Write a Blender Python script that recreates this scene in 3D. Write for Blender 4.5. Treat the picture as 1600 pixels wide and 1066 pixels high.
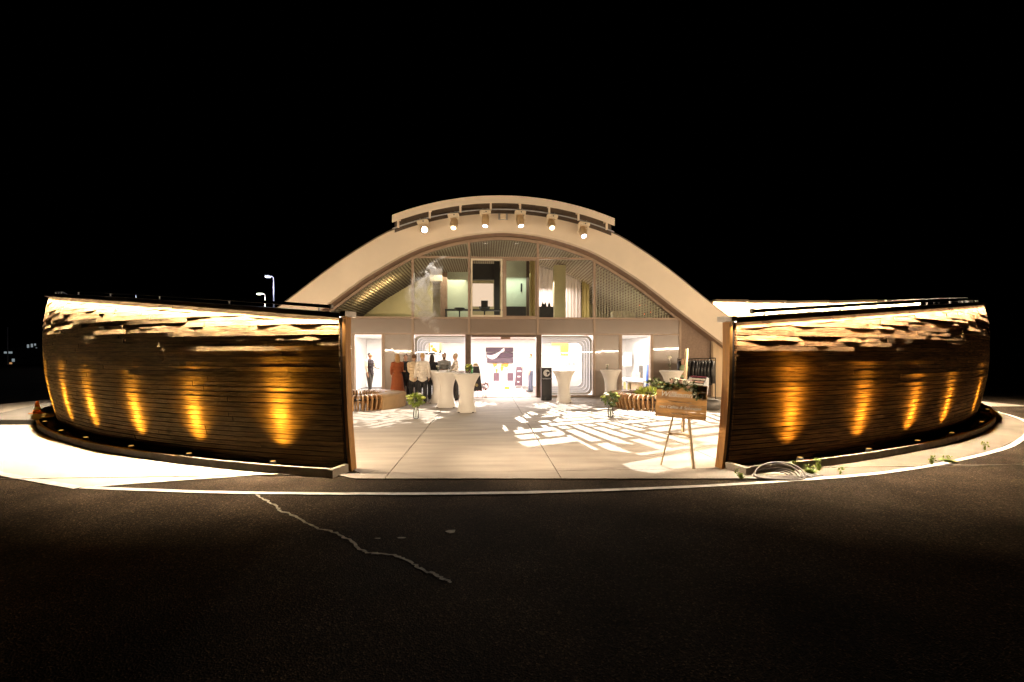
import bpy, bmesh, math, random
from mathutils import Vector, Matrix, noise
random.seed(7)
sc = bpy.context.scene
for o in list(bpy.data.objects): bpy.data.objects.remove(o)
COL = sc.collection
PI = math.pi
R = math.radians

# ------------------------------------------------------------------ camera
F, HOR, EYE = 711.0, 556.0, 1.65          # focal length and horizon in photo pixels, eye height in metres
cam = bpy.data.cameras.new('camera'); camo = bpy.data.objects.new('camera', cam); COL.objects.link(camo)
cam.sensor_width = 36.0; cam.lens = 36.0 * F / 1600.0; cam.shift_y = (HOR - 533.0) / 1600.0
cam.clip_start = 0.05; cam.clip_end = 1500
camo.location = (0, 0, EYE); camo.rotation_euler = (PI / 2, 0, 0)
sc.camera = camo
# ------------------------------------------------------------------ world: a moonless night sky
w = bpy.data.worlds.new('World'); sc.world = w; w.use_nodes = True
nt = w.node_tree; nt.nodes.clear()
sky = nt.nodes.new('ShaderNodeTexSky'); sky.sky_type = 'NISHITA'; sky.sun_disc = False
sky.sun_elevation = R(-6); sky.sun_rotation = R(180)
bg = nt.nodes.new('ShaderNodeBackground'); bg.inputs[1].default_value = 0.0006
wo = nt.nodes.new('ShaderNodeOutputWorld')
nt.links.new(sky.outputs[0], bg.inputs[0]); nt.links.new(bg.outputs[0], wo.inputs[0])
sc.view_settings.view_transform = 'Standard'; sc.view_settings.look = 'None'
sc.view_settings.gamma = 1.0; sc.view_settings.use_curve_mapping = False
sc.view_settings.exposure = 0.0
sc.render.engine = 'CYCLES'
sc.cycles.use_denoising = True
sc.cycles.max_bounces = 7; sc.cycles.diffuse_bounces = 4; sc.cycles.glossy_bounces = 3
sc.cycles.transmission_bounces = 5; sc.cycles.transparent_max_bounces = 8; sc.cycles.volume_bounces = 1
sc.cycles.sample_clamp_indirect = 4.0
sc.cycles.caustics_reflective = False; sc.cycles.caustics_refractive = False
# strengths of the lamps in the place and of the added fill
P_OUT_L, P_OUT_R, P_IN = 46.0, 46.0, 54.0   # W per metre of LED strip
P_FILL = 56.0                               # added unseen fill that brightens the arch
P_UP = 900.0                                 # amber ground lamp
P_GOBO = 13000.0                             # projector head
P_GROUND_ROOM = 340.0
P_UPPER = 62.0
WARM = (1.0, 0.77, 0.53); WARMW = (1.0, 0.79, 0.54); AMBER = (1.0, 0.48, 0.05); WHITE = (1.0, 0.93, 0.86)

# ------------------------------------------------------------------ helpers
def put(name, me, parent=None):
    o = bpy.data.objects.new(name, me); COL.objects.link(o)
    if parent: o.parent = parent
    return o
def tag(o, label=None, cat=None, group=None, kind=None):
    if label: o['label'] = label
    if cat: o['category'] = cat
    if group: o['group'] = group
    if kind: o['kind'] = kind
    return o
def thing(name, label, cat, loc=(0, 0, 0), rz=0, group=None):
    o = bpy.data.objects.new(name, None); COL.objects.link(o); o.empty_display_size = .2
    o.location = loc; o.rotation_euler = (0, 0, rz)
    return tag(o, label, cat, group)
def copy_tree(o, parent=None):
    c = o.copy(); COL.objects.link(c); c.parent = parent
    for ch in o.children: copy_tree(ch, c)
    return c
def G(px, py, z=0.0):                      # photo pixel on a level plane -> place in metres
    d = (EYE - z) * F / (py - HOR); return ((px - 800) * d / F, d)

class MB:
    def __init__(s): s.v = []; s.f = []; s.m = []
    def add(s, vs, fs, mi=0):
        n = len(s.v); s.v += [tuple(v) for v in vs]; s.f += [tuple(i + n for i in f) for f in fs]; s.m += [mi] * len(fs)
    def box(s, x0, x1, y0, y1, z0, z1, mi=0, M=None):
        vs = [Vector(p) for p in ((x0,y0,z0),(x1,y0,z0),(x1,y1,z0),(x0,y1,z0),(x0,y0,z1),(x1,y0,z1),(x1,y1,z1),(x0,y1,z1))]
        if M: vs = [M @ v for v in vs]
        s.add(vs, [(0,3,2,1),(4,5,6,7),(0,1,5,4),(1,2,6,5),(2,3,7,6),(3,0,4,7)], mi); return s
    def bar(s, a, b, wx, wy, mi=0):        # a square bar from a to b
        a = Vector(a); b = Vector(b); q = (b - a).to_track_quat('Z', 'Y').to_matrix().to_4x4()
        return s.box(-wx/2, wx/2, -wy/2, wy/2, 0, (b - a).length, mi, Matrix.Translation(a) @ q)
    def tube(s, pts, r, n=8, mi=0, cap=True, closed=False):
        pts = [Vector(p) for p in pts]; N = len(pts); rr = r if isinstance(r, (list, tuple)) else [r] * N
        base = len(s.v); up = Vector((0, 0, 1)); prev = None
        for i, p in enumerate(pts):
            if closed: t = pts[(i + 1) % N] - pts[i - 1]
            else: t = pts[min(i + 1, N - 1)] - pts[max(i - 1, 0)]
            t.normalize()
            if prev is None:
                x = t.cross(up)
                if x.length < 1e-3: x = t.cross(Vector((0, 1, 0)))
            else: x = prev - t * prev.dot(t)
            x.normalize(); prev = x; y = t.cross(x)
            for k in range(n):
                a = 2 * PI * k / n; s.v.append(tuple(p + (x * math.cos(a) + y * math.sin(a)) * rr[i]))
        for i in range(N if closed else N - 1):
            j = (i + 1) % N
            for k in range(n):
                s.f.append((base + i*n + k, base + i*n + (k+1) % n, base + j*n + (k+1) % n, base + j*n + k)); s.m.append(mi)
        if cap and not closed:
            s.f.append(tuple(base + k for k in reversed(range(n)))); s.m.append(mi)
            s.f.append(tuple(base + (N-1)*n + k for k in range(n))); s.m.append(mi)
        return s
    def lathe(s, prof, n=16, c=(0, 0, 0), mi=0, sx=1, sy=1):
        base = len(s.v)
        for r, z in prof:
            for k in range(n):
                a = 2 * PI * k / n; s.v.append((c[0] + r * math.cos(a) * sx, c[1] + r * math.sin(a) * sy, c[2] + z))
        for i in range(len(prof) - 1):
            for k in range(n):
                s.f.append((base + i*n + k, base + i*n + (k+1) % n, base + (i+1)*n + (k+1) % n, base + (i+1)*n + k)); s.m.append(mi)
        s.f.append(tuple(base + k for k in reversed(range(n)))); s.m.append(mi)
        s.f.append(tuple(base + (len(prof)-1)*n + k for k in range(n))); s.m.append(mi)
        return s
    def prism(s, poly, a, b, axis='y', mi=0):   # polygon (p,q) pushed from a to b along an axis
        n = len(poly)
        def P(p, t):
            return (p[0], t, p[1]) if axis == 'y' else ((p[0], p[1], t) if axis == 'z' else (t, p[0], p[1]))
        vs = [P(p, a) for p in poly] + [P(p, b) for p in poly]
        fs = [tuple(range(n)), tuple(reversed(range(n, 2*n)))] + [((i+1) % n, i, i+n, (i+1) % n + n) for i in range(n)]
        s.add(vs, fs, mi); return s
    def ell(s, c, r, n=10, m=7, mi=0, M=None):
        vs = []; fs = []
        c = Vector(c)
        for i in range(m + 1):
            t = PI * i / m
            for k in range(n):
                a = 2 * PI * k / n
                p = Vector((r[0]*math.sin(t)*math.cos(a), r[1]*math.sin(t)*math.sin(a), r[2]*math.cos(t)))
                if M: p = M @ p
                vs.append(c + p)
        for i in range(m):
            for k in range(n): fs.append((i*n + k, (i+1)*n + k, (i+1)*n + (k+1) % n, i*n + (k+1) % n))
        s.add(vs, fs, mi); return s
    def mesh(s, name, mats, smooth=False):
        me = bpy.data.meshes.new(name); me.from_pydata(s.v, [], s.f)
        for m in (mats if isinstance(mats, (list, tuple)) else [mats]): me.materials.append(m)
        for p, i in zip(me.polygons, s.m): p.material_index = i; p.use_smooth = smooth
        me.validate(); me.update(); return me
    def build(s, name, mats, parent=None, smooth=False):
        o = put(name, s.mesh(name, mats, smooth), parent)
        bm = bmesh.new(); bm.from_mesh(o.data); bmesh.ops.recalc_face_normals(bm, faces=bm.faces); bm.to_mesh(o.data); bm.free()
        return o

# ------------------------------------------------------------------ materials
def mat(name, col, rough=.6, metal=0., var=.15, scale=8., bump=0., bscale=60., rnd=0., spec=.5, stretch=None, col2=None, emit=None, es=0., coat=0., trans=0., detail=6.):
    m = bpy.data.materials.new(name); m.use_nodes = True
    t = m.node_tree; b = t.nodes['Principled BSDF']
    b.inputs['Roughness'].default_value = rough; b.inputs['Metallic'].default_value = metal
    b.inputs['Specular IOR Level'].default_value = spec
    if coat: b.inputs['Coat Weight'].default_value = coat; b.inputs['Coat Roughness'].default_value = .04
    if trans: b.inputs['Transmission Weight'].default_value = trans
    tc = t.nodes.new('ShaderNodeTexCoord'); mp = t.nodes.new('ShaderNodeMapping')
    t.links.new(tc.outputs['Object'], mp.inputs[0])
    if stretch: mp.inputs['Scale'].default_value = stretch
    if rnd:
        oi = t.nodes.new('ShaderNodeObjectInfo'); ml = t.nodes.new('ShaderNodeMath'); ml.operation = 'MULTIPLY'; ml.inputs[1].default_value = 50
        cx = t.nodes.new('ShaderNodeCombineXYZ'); t.links.new(oi.outputs['Random'], ml.inputs[0])
        t.links.new(ml.outputs[0], cx.inputs[0]); t.links.new(cx.outputs[0], mp.inputs['Location'])
    n = t.nodes.new('ShaderNodeTexNoise'); n.inputs['Scale'].default_value = scale; n.inputs['Detail'].default_value = detail
    t.links.new(mp.outputs[0], n.inputs['Vector'])
    cr = t.nodes.new('ShaderNodeValToRGB'); cr.color_ramp.elements[0].position = .3; cr.color_ramp.elements[1].position = .7
    c2 = col2 or col
    cr.color_ramp.elements[0].color = tuple(max(0, c * (1 - var)) for c in c2) + (1,)
    cr.color_ramp.elements[1].color = tuple(min(1, c * (1 + var)) for c in col) + (1,)
    t.links.new(n.outputs['Fac'], cr.inputs[0]); out = cr.outputs[0]
    if rnd:
        hs = t.nodes.new('ShaderNodeHueSaturation'); mr = t.nodes.new('ShaderNodeMapRange')
        mr.inputs[3].default_value = 1 - rnd; mr.inputs[4].default_value = 1 + rnd
        t.links.new(oi.outputs['Random'], mr.inputs[0]); t.links.new(mr.outputs[0], hs.inputs['Value']); t.links.new(out, hs.inputs['Color']); out = hs.outputs[0]
    t.links.new(out, b.inputs['Base Color'])
    if bump:
        n2 = t.nodes.new('ShaderNodeTexNoise'); n2.inputs['Scale'].default_value = bscale; n2.inputs['Detail'].default_value = 4
        t.links.new(mp.outputs[0], n2.inputs['Vector'])
        bp = t.nodes.new('ShaderNodeBump'); bp.inputs['Strength'].default_value = bump; bp.inputs['Distance'].default_value = .01
        t.links.new(n2.outputs['Fac'], bp.inputs['Height']); t.links.new(bp.outputs[0], b.inputs['Normal'])
    if emit: b.inputs['Emission Color'].default_value = tuple(emit) + (1,); b.inputs['Emission Strength'].default_value = es
    return m
def glow(name, col, s):
    m = bpy.data.materials.new(name); m.use_nodes = True; t = m.node_tree; t.nodes.clear()
    e = t.nodes.new('ShaderNodeEmission'); e.inputs[0].default_value = tuple(col) + (1,); e.inputs[1].default_value = s
    o = t.nodes.new('ShaderNodeOutputMaterial'); t.links.new(e.outputs[0], o.inputs[0]); return m
def glassmat(name, refl=.06, tint=(1, 1, 1)):
    m = bpy.data.materials.new(name); m.use_nodes = True; t = m.node_tree; t.nodes.clear()
    g = t.nodes.new('ShaderNodeBsdfGlossy'); g.inputs['Roughness'].default_value = .01
    tr = t.nodes.new('ShaderNodeBsdfTransparent'); tr.inputs[0].default_value = tuple(tint) + (1,)
    lw = t.nodes.new('ShaderNodeFresnel'); lw.inputs[0].default_value = 1.45
    mx = t.nodes.new('ShaderNodeMixShader'); o = t.nodes.new('ShaderNodeOutputMaterial')
    t.links.new(lw.outputs[0], mx.inputs[0]); t.links.new(tr.outputs[0], mx.inputs[1]); t.links.new(g.outputs[0], mx.inputs[2]); t.links.new(mx.outputs[0], o.inputs[0]); return m

def asphalt_mat():
    m = mat('asphalt', (.052, .039, .028), .95, 0, .35, 1.3, 0, 60, spec=.08)
    t = m.node_tree; b = t.nodes['Principled BSDF']; tc = [n for n in t.nodes if n.type == 'TEX_COORD'][0]
    src = b.inputs['Base Color'].links[0].from_socket
    v = t.nodes.new('ShaderNodeTexVoronoi'); v.inputs['Scale'].default_value = 95; t.links.new(tc.outputs['Object'], v.inputs['Vector'])
    sx = t.nodes.new('ShaderNodeSeparateColor'); t.links.new(v.outputs['Color'], sx.inputs[0])
    cr = t.nodes.new('ShaderNodeValToRGB'); cr.color_ramp.interpolation = 'LINEAR'
    e = cr.color_ramp.elements; e[0].position = 0; e[0].color = (.45, .45, .45, 1); e[1].position = 1; e[1].color = (3.6, 3.4, 3.0, 1)
    e.new(.7).color = (1.1, 1.08, 1.0, 1); e.new(.93).color = (1.8, 1.75, 1.6, 1)
    t.links.new(sx.outputs[0], cr.inputs[0])
    mm = t.nodes.new('ShaderNodeMix'); mm.data_type = 'RGBA'; mm.blend_type = 'MULTIPLY'; mm.inputs[0].default_value = 1
    n3 = t.nodes.new('ShaderNodeTexNoise'); n3.inputs['Scale'].default_value = .55; n3.inputs['Detail'].default_value = 3; t.links.new(tc.outputs['Object'], n3.inputs['Vector'])
    c3 = t.nodes.new('ShaderNodeMapRange'); c3.inputs[1].default_value = .35; c3.inputs[2].default_value = .65; c3.inputs[3].default_value = .62; c3.inputs[4].default_value = 1.15; t.links.new(n3.outputs['Fac'], c3.inputs[0])
    m3 = t.nodes.new('ShaderNodeMix'); m3.data_type = 'RGBA'; m3.blend_type = 'MULTIPLY'; m3.inputs[0].default_value = 1; t.links.new(src, m3.inputs[6]); t.links.new(c3.outputs[0], m3.inputs[7]); src = m3.outputs[2]
    t.links.new(src, mm.inputs[6]); t.links.new(cr.outputs[0], mm.inputs[7]); t.links.new(mm.outputs[2], b.inputs['Base Color'])
    bp = t.nodes.new('ShaderNodeBump'); bp.inputs['Strength'].default_value = .9; bp.inputs['Distance'].default_value = .006
    t.links.new(v.outputs['Distance'], bp.inputs['Height']); t.links.new(bp.outputs[0], b.inputs['Normal'])
    return m
M = {}
M['asphalt'] = asphalt_mat()
M['concrete'] = mat('concrete', (.43, .38, .32), .75, 0, .12, 2.2, .15, 90, col2=(.36, .31, .26), stretch=(.35, 1.6, 1))
M['pavement'] = mat('pavement_concrete', (.56, .53, .46), .8, 0, .1, 1.5, .2, 80)
M['strip'] = mat('sandy_concrete', (.17, .14, .105), .85, 0, .25, 1.4, .4, 70)
M['kerb'] = mat('kerb_concrete', (.34, .29, .23), .85, 0, .2, 6, .4, 50)
M['side'] = mat('sidewalk_concrete', (.12, .11, .10), .85, 0, .2, 3, .3, 60)
M['paint'] = mat('road_paint', (.72, .68, .62), .6, 0, .25, 9, .3, 120)
M['crack'] = mat('crack_sealant', (.48, .44, .35), .8, 0, .4, 20, .3, 80)
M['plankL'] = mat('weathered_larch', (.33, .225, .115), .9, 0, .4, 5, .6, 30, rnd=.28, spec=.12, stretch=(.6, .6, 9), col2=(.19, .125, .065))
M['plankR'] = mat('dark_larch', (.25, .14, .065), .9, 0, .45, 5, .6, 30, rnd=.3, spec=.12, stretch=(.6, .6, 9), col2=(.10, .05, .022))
M['back'] = mat('wall_backing', (.025, .016, .01), .9)
M['post'] = mat('golden_timber', (.34, .155, .03), .6, 0, .3, 4, .3, 30, stretch=(9, 9, .6))
M['coping'] = mat('coping_metal', (.10, .075, .055), .5, .3, .2, 3)
M['copend'] = mat('coping_end', (.62, .56, .5), .5)
M['darkmetal'] = mat('dark_metal', (.025, .02, .018), .4, .6)
M['gravel'] = mat('gravel', (.12, .09, .06), .9, 0, .5, 60, 1, 40)
M['lining'] = mat('inner_lining', (.75, .66, .54), .7, 0, .1, 3)
M['led'] = glow('led_strip', (1, .86, .68), 14)
M['led_in'] = glow('led_strip_inner', (1, .88, .72), 7)
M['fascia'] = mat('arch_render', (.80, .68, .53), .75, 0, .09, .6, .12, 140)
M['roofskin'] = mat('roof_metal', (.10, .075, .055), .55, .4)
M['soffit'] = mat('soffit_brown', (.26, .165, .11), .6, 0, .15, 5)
M['frame'] = mat('facade_frame', (.34, .245, .175), .5, .1, .08, 4)
M['framedark'] = mat('door_frame_dark', (.10, .065, .045), .45, .3)
M['panel'] = mat('facade_panel', (.235, .18, .14), .28, 0, .07, 1.0, .05, 200, spec=.6, coat=.7)
M['stucco'] = mat('brown_stucco', (.25, .18, .135), .85, 0, .12, 14, .35, 120)
M['white'] = mat('white_paint', (.80, .78, .75), .6, 0, .03, 2)
M['wcream'] = mat('cream_paint', (.78, .68, .52), .55, 0, .05, 3)
M['glass'] = glassmat('window_glass')
M['cove'] = glow('reveal_added_glow', (1, .88, .86), 1.6)  # glow added to the reveal steps, no lamp sits there
M['slat'] = mat('ceiling_slat', (.52, .44, .32), .45, .2, .12, 3)
M['upwall'] = mat('upper_wall', (.50, .44, .24), .75, 0, .15, 1)
M['upgreen'] = mat('pale_green_wall', (.50, .56, .43), .7, 0, .06, 1)
M['dark'] = mat('dark_furniture', (.022, .02, .018), .5)
M['yellow'] = mat('yellow_curtain', (.42, .33, .13), .8, 0, .2, 6, stretch=(6, 6, .3))
M['curtain'] = mat('pale_curtain', (.80, .70, .66), .8, 0, .08, 6, stretch=(6, 6, .3))
M['blind'] = mat('blind_slat', (.62, .56, .40), .5)
M['backroom'] = glow('room_glow_plane', (1, .74, .52), .95)  # emission that stands in for light from a room beyond
M['cloth'] = mat('stretch_cloth', (.84, .79, .72), .8, 0, .03, 3)
M['benchwood'] = mat('bench_timber', (.40, .23, .10), .5, 0, .3, 6, .2, 40, rnd=.2)
M['upholst'] = mat('tan_upholstery', (.40, .26, .13), .8, 0, .1, 5)
M['easel'] = mat('pale_pine', (.68, .50, .30), .6, 0, .15, 6, .1, 50, stretch=(6, 6, .6))
M['sign'] = mat('flamed_pine', (.58, .31, .10), .6, 0, .6, 1.6, .1, 40, stretch=(1.2, 1, 6), col2=(.22, .09, .025))
M['letter'] = mat('white_lettering', (.92, .9, .86), .6, var=.02)
M['leaf'] = mat('leaf', (.09, .12, .035), .6, 0, .4, 9)
M['weed'] = mat('weed_leaf', (.22, .28, .05), .6, 0, .4, 9)
M['petalw'] = mat('white_petal', (.82, .76, .62), .7, var=.08)
M['petalp'] = mat('pink_petal', (.80, .50, .40), .7, var=.1)
M['petaly'] = mat('lime_petal', (.50, .55, .12), .7, var=.2)
M['darkflower'] = mat('dark_flower', (.16, .03, .05), .7, var=.3)
M['vaseglass'] = glassmat('vase_glass', tint=(.96, .98, .97))
M['black'] = mat('black_satin', (.012, .011, .012), .45)
M['orange'] = mat('orange_plastic', (.85, .26, .03), .5)
M['pink'] = mat('pink_carpet', (.60, .34, .30), .95, 0, .1, 20)
M['lampgrey'] = mat('lamp_housing', (.10, .09, .08), .5, .4)
M['lens'] = glow('lamp_lens', (1, .55, .12), 1.2)
M['hose'] = mat('grey_hose', (.20, .175, .155), .45)
M['steel'] = mat('galvanised_steel', (.42, .43, .45), .5, .5)
M['lampglow'] = glow('street_lamp_glow', (.78, .82, 1.0), 14)
M['lampglow2'] = glow('street_lamp_glow_warm', (1, .95, .85), 60)
M['farwall'] = mat('far_wall', (.05, .048, .04), .9, 0, .3, .4)
M['farwin'] = glow('far_window', (.8, .95, 1.0), .25)
M['farwin2'] = glow('far_window_warm', (1, .5, .2), .5)

# ------------------------------------------------------------------ the ground
mb = MB(); mb.add([(-300, -60, 0), (300, -60, 0), (300, 500, 0), (-300, 500, 0)], [(0, 1, 2, 3)])
ground = mb.build('ground', M['asphalt']); tag(ground, 'dark asphalt round the building', kind='structure')

# the two curved wings: each an arc with its own centre
WL = dict(C=(1.78, 24.88), s=-1, R=18.83, p0=R(12.6), z0=2.19, k=.0295, pe=R(74), sp=R(84), end=58.)
WR = dict(C=(-4.54, 29.89), s=1, R=24.5, p0=R(18.1), z0=2.13, k=.0345, pe=R(66), sp=R(94), end=30.)
def ztop(W, p): return W['z0'] + W['k'] * min(math.degrees(p - W['p0']), 40)
def prof(W, p, z):
    t = max(0., min(1.05, z / ztop(W, p))); a = max(0., min(1., (p - W['p0']) / .22)); a = a*a*(3 - 2*a); return a * (.93 * t - .78 * t * t) + (1 - a) * (.36 * t - .21 * t * t)
def at(W, p, r, z):
    q = W['R'] + r; return (W['C'][0] + W['s'] * math.sin(p) * q, W['C'][1] - math.cos(p) * q, z)
def arc(W, a, b, step=.35):
    n = max(2, int(abs(b - a) * W['R'] / step)); return [a + (b - a) * i / n for i in range(n + 1)]
def sweep(W, ps, sec, name, m, parent, smooth=False, closed=True, mb=None):   # a section (r,z) carried along the arc
    own = mb is None; mb = mb or MB(); vs = []; n = None
    for p in ps:
        s = sec(p); n = len(s); vs += [at(W, p, r, z) for r, z in s]
    fs = []
    for i in range(len(ps) - 1):
        for k in range(n if closed else n - 1):
            j = (k + 1) % n; fs.append((i*n + k, i*n + j, (i+1)*n + j, (i+1)*n + k))
    if closed:
        fs.append(tuple(range(n))); fs.append(tuple((len(ps)-1)*n + k for k in reversed(range(n))))
    mb.add(vs, fs)
    return mb.build(name, m, parent, smooth) if own else mb

# pale concrete pavement wedge by the left wing
kerbpts = [at(WL, p, .40, 0)[:2] for p in arc(WL, R(15.2), R(46), 1.0)]
poly = [(-5.33, 5.70)] + [(-3.15, 6.38)] + [k for k in kerbpts if k[0] < -3.2] + [(-12.3, 10.78), (-17.0, 10.78), (-14, 9.72), (-10, 7.62), (-7.2, 6.40), (-6.1, 5.96)]
mb = MB(); mb.prism(poly, -.05, .008, 'z'); pv = mb.build('pavement', M['pavement']); tag(pv, 'pale concrete pavement wedge beside the left timber wing', kind='structure')
# worn concrete strip between the right planter and the painted line
ks = [at(WR, p, .40, 0)[:2] for p in arc(WR, R(19.4), R(52), 1.0)]
out_ = [(14.75, 14.6), (13.95, 13.0), (12.85, 11.45), (11.45, 10.1), (9.9, 8.93), (8.6, 8.06), (6.87, 7.15), (5.7, 6.63), (4.56, 6.25), (3.7, 6.03)]
mb = MB(); mb.prism(ks + [(15.2, 16.4)] + out_, -.05, .007, 'z'); tag(mb.build('concrete_strip', M['strip']), 'worn sandy concrete strip at the foot of the right wing', kind='structure')
# raised sidewalk beyond it
mb = MB(); mb.prism([(-11.35, 10.82), (-13.0, 10.82), (-13.6, 12.1), (-14.8, 14.2), (-16.4, 17.4), (-18.5, 22), (-14, 22), (-12, 15)], -.05, .13, 'z')
tag(mb.build('sidewalk', M['side']), 'raised grey sidewalk behind the left wing', kind='structure')

def smooth_path(pts, n=8):
    out = []
    P = [Vector((p[0], p[1], 0)) for p in pts]; P = [2*P[0]-P[1]] + P + [2*P[-1]-P[-2]]
    for i in range(1, len(P) - 2):
        for k in range(n):
            t = k / n; a, b, c, d = P[i-1], P[i], P[i+1], P[i+2]
            out.append(.5 * ((2*b) + (c - a)*t + (2*a - 5*b + 4*c - d)*t*t + (3*b - a - 3*c + d)*t*t*t))
    return out + [P[-2]]
def ribbon(path, wd, z, name, m, jit=0.):
    vs = []; fs = []
    for i, p in enumerate(path):
        t = (path[min(i+1, len(path)-1)] - path[max(i-1, 0)]).normalized(); n = Vector((-t.y, t.x, 0))
        a = wd/2 * (1 + jit * (random.random() - .5)); b = wd/2 * (1 + jit * (random.random() - .5))
        vs += [p + n*a + Vector((0, 0, z)), p - n*b + Vector((0, 0, z))]
    for i in range(len(path) - 1): fs.append((2*i, 2*i+1, 2*i+3, 2*i+2))
    mb = MB(); mb.add(vs, fs); return mb.build(name, m)
line = [(-5.35, 5.67), (-4.6, 5.58), (-3.42, 5.46), (-1.8, 5.41), (-.4, 5.43), (.9, 5.53), (2.75, 5.79), (4.58, 6.2), (5.72, 6.58), (6.9, 7.1), (8.65, 8.02), (9.95, 8.9), (11.5, 10.1), (12.9, 11.45), (14.0, 13.0), (14.9, 14.8), (15.4, 17), (15.6, 20)]
tag(ribbon(smooth_path(line), .095, .012, 'road_line', M['paint'], .12), 'white painted edge line curving round the building', kind='structure')
tag(ribbon(smooth_path([(-5.38, 5.66), (-6.1, 5.93), (-7.2, 6.37), (-10, 7.58), (-14, 9.68), (-17, 10.9)]), .11, .012, 'pavement_line', M['paint'], .1), 'white painted line along the pale pavement', kind='structure')
tag(ribbon(smooth_path([(-5.25, 5.72), (-4.17, 6.07), (-3.2, 6.37)]), .06, .013, 'pavement_edging', M['paint'], .1), 'thin pale edging between pavement and asphalt', kind='structure')
crack = [G(*p) for p in ((398, 772), (415, 782), (432, 792), (440, 799), (462, 808), (490, 824), (520, 832), (545, 844), (562, 858), (580, 865), (606, 867), (628, 872), (648, 884), (672, 896), (690, 904), (706, 911))]
cp = smooth_path(crack, 7)
for i, p in enumerate(cp): p += Vector((random.uniform(-.012, .012), random.uniform(-.012, .012), 0))
tag(ribbon(cp, .026, .005, 'crack_line', M['crack'], 1.1), 'pale wiggly sealed crack running across the dark asphalt', kind='structure')
mb = MB()
for px, py, a, b in ((704, 831, .055, .05), (627, 841, .05, .02), (590, 842, .03, .015)):
    x, y = G(px, py)
    mb.add([(x + a*math.cos(t*PI/4)*random.uniform(.6, 1.1), y + b*math.sin(t*PI/4)*random.uniform(.6, 1.1), .005) for t in range(8)], [tuple(range(8))])
tag(mb.build('asphalt_patch', M['crack']), 'small pale worn spots on the asphalt', kind='structure')

# ------------------------------------------------------------------ building frame: local u right, v back, z up
TH = .055; BX, BY = -.32, 17.8; CT, ST = math.cos(TH), math.sin(TH)
def loc(u, v, z=0): return (BX + u*CT - v*ST, BY + u*ST + v*CT, z)
def L(px, py, v=0):
    k = (px - 800) / F; u = (k*(BY + v*CT) - BX + v*ST) / (CT - k*ST)
    d = BY + u*ST + v*CT; return u, EYE + (HOR - py) * d / F

# forecourt of concrete slabs with open joints
fc = bpy.data.objects.new('forecourt', None); COL.objects.link(fc); fc.location = (BX, BY, 0); fc.rotation_euler = (0, 0, TH)
tag(fc, 'pale concrete forecourt inside the gap between the wings', kind='structure')
us = [-17.0, -12.6, -7.4, -2.02, .33, 2.95, 8.1, 13.0, 17.0]; vs = [-11.95, -11.36, -3.9, 0.02]
for i in range(len(us) - 1):
    for j in range(len(vs) - 1):
        u0, u1, v0, v1 = us[i] + .007, us[i+1] - .007, vs[j] + .007, vs[j+1] - .007
        if j == 0 and (i < 2 or i > 5): continue
        # clip the front slabs to the wings
        pts = [(u0, v0), (u1, v0), (u1, v1), (u0, v1)]
        if j < 2:
            def fr(u):   # front edge follows the inside of the wings
                x = BX + u
                if -2.45 <= u <= 3.4: return (6.06 - BY - u*ST) / CT if j == 0 else vs[j]
                W = WL if u < 0 else WR
                rr = W['R'] - .05
                dx = x - W['C'][0]
                return W['C'][1] - math.sqrt(max(0, rr*rr - dx*dx)) - BY - u*ST
            N = 14; lo = [(u0 + (u1-u0)*k/N, max(v0, fr(u0 + (u1-u0)*k/N))) for k in range(N+1)]
            lo = [(a, min(b, v1 - .01)) for a, b in lo]
            if all(b >= v1 - .02 for a, b in lo): continue
            pts = lo + [(u1, v1), (u0, v1)]
        mb = MB(); mb.prism(pts, -.06, .016 + random.uniform(-.001, .001), 'z')
        mb.build('slab', M['concrete'], fc)

# ------------------------------------------------------------------ lamps helpers
def area(name, loc_, sx, sy, power, col, rot=(0, 0, 0), spread=None, parent=None):
    l = bpy.data.lights.new(name, 'AREA'); l.shape = 'RECTANGLE'; l.size = sx; l.size_y = sy; l.energy = power; l.color = col
    if spread: l.spread = spread
    o = bpy.data.objects.new(name, l); COL.objects.link(o); o.location = loc_; o.rotation_euler = rot
    if parent: o.parent = parent
    return o
def spot(name, loc_, target, power, col, ang, blend=.3, rad=.02, parent=None):
    l = bpy.data.lights.new(name, 'SPOT'); l.energy = power; l.color = col; l.spot_size = ang; l.spot_blend = blend; l.shadow_soft_size = rad
    o = bpy.data.objects.new(name, l); COL.objects.link(o)
    o.location = loc_; o.rotation_euler = (Vector(target) - Vector(loc_)).to_track_quat('-Z', 'Y').to_euler()
    if parent: o.parent = parent
    return o

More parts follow.
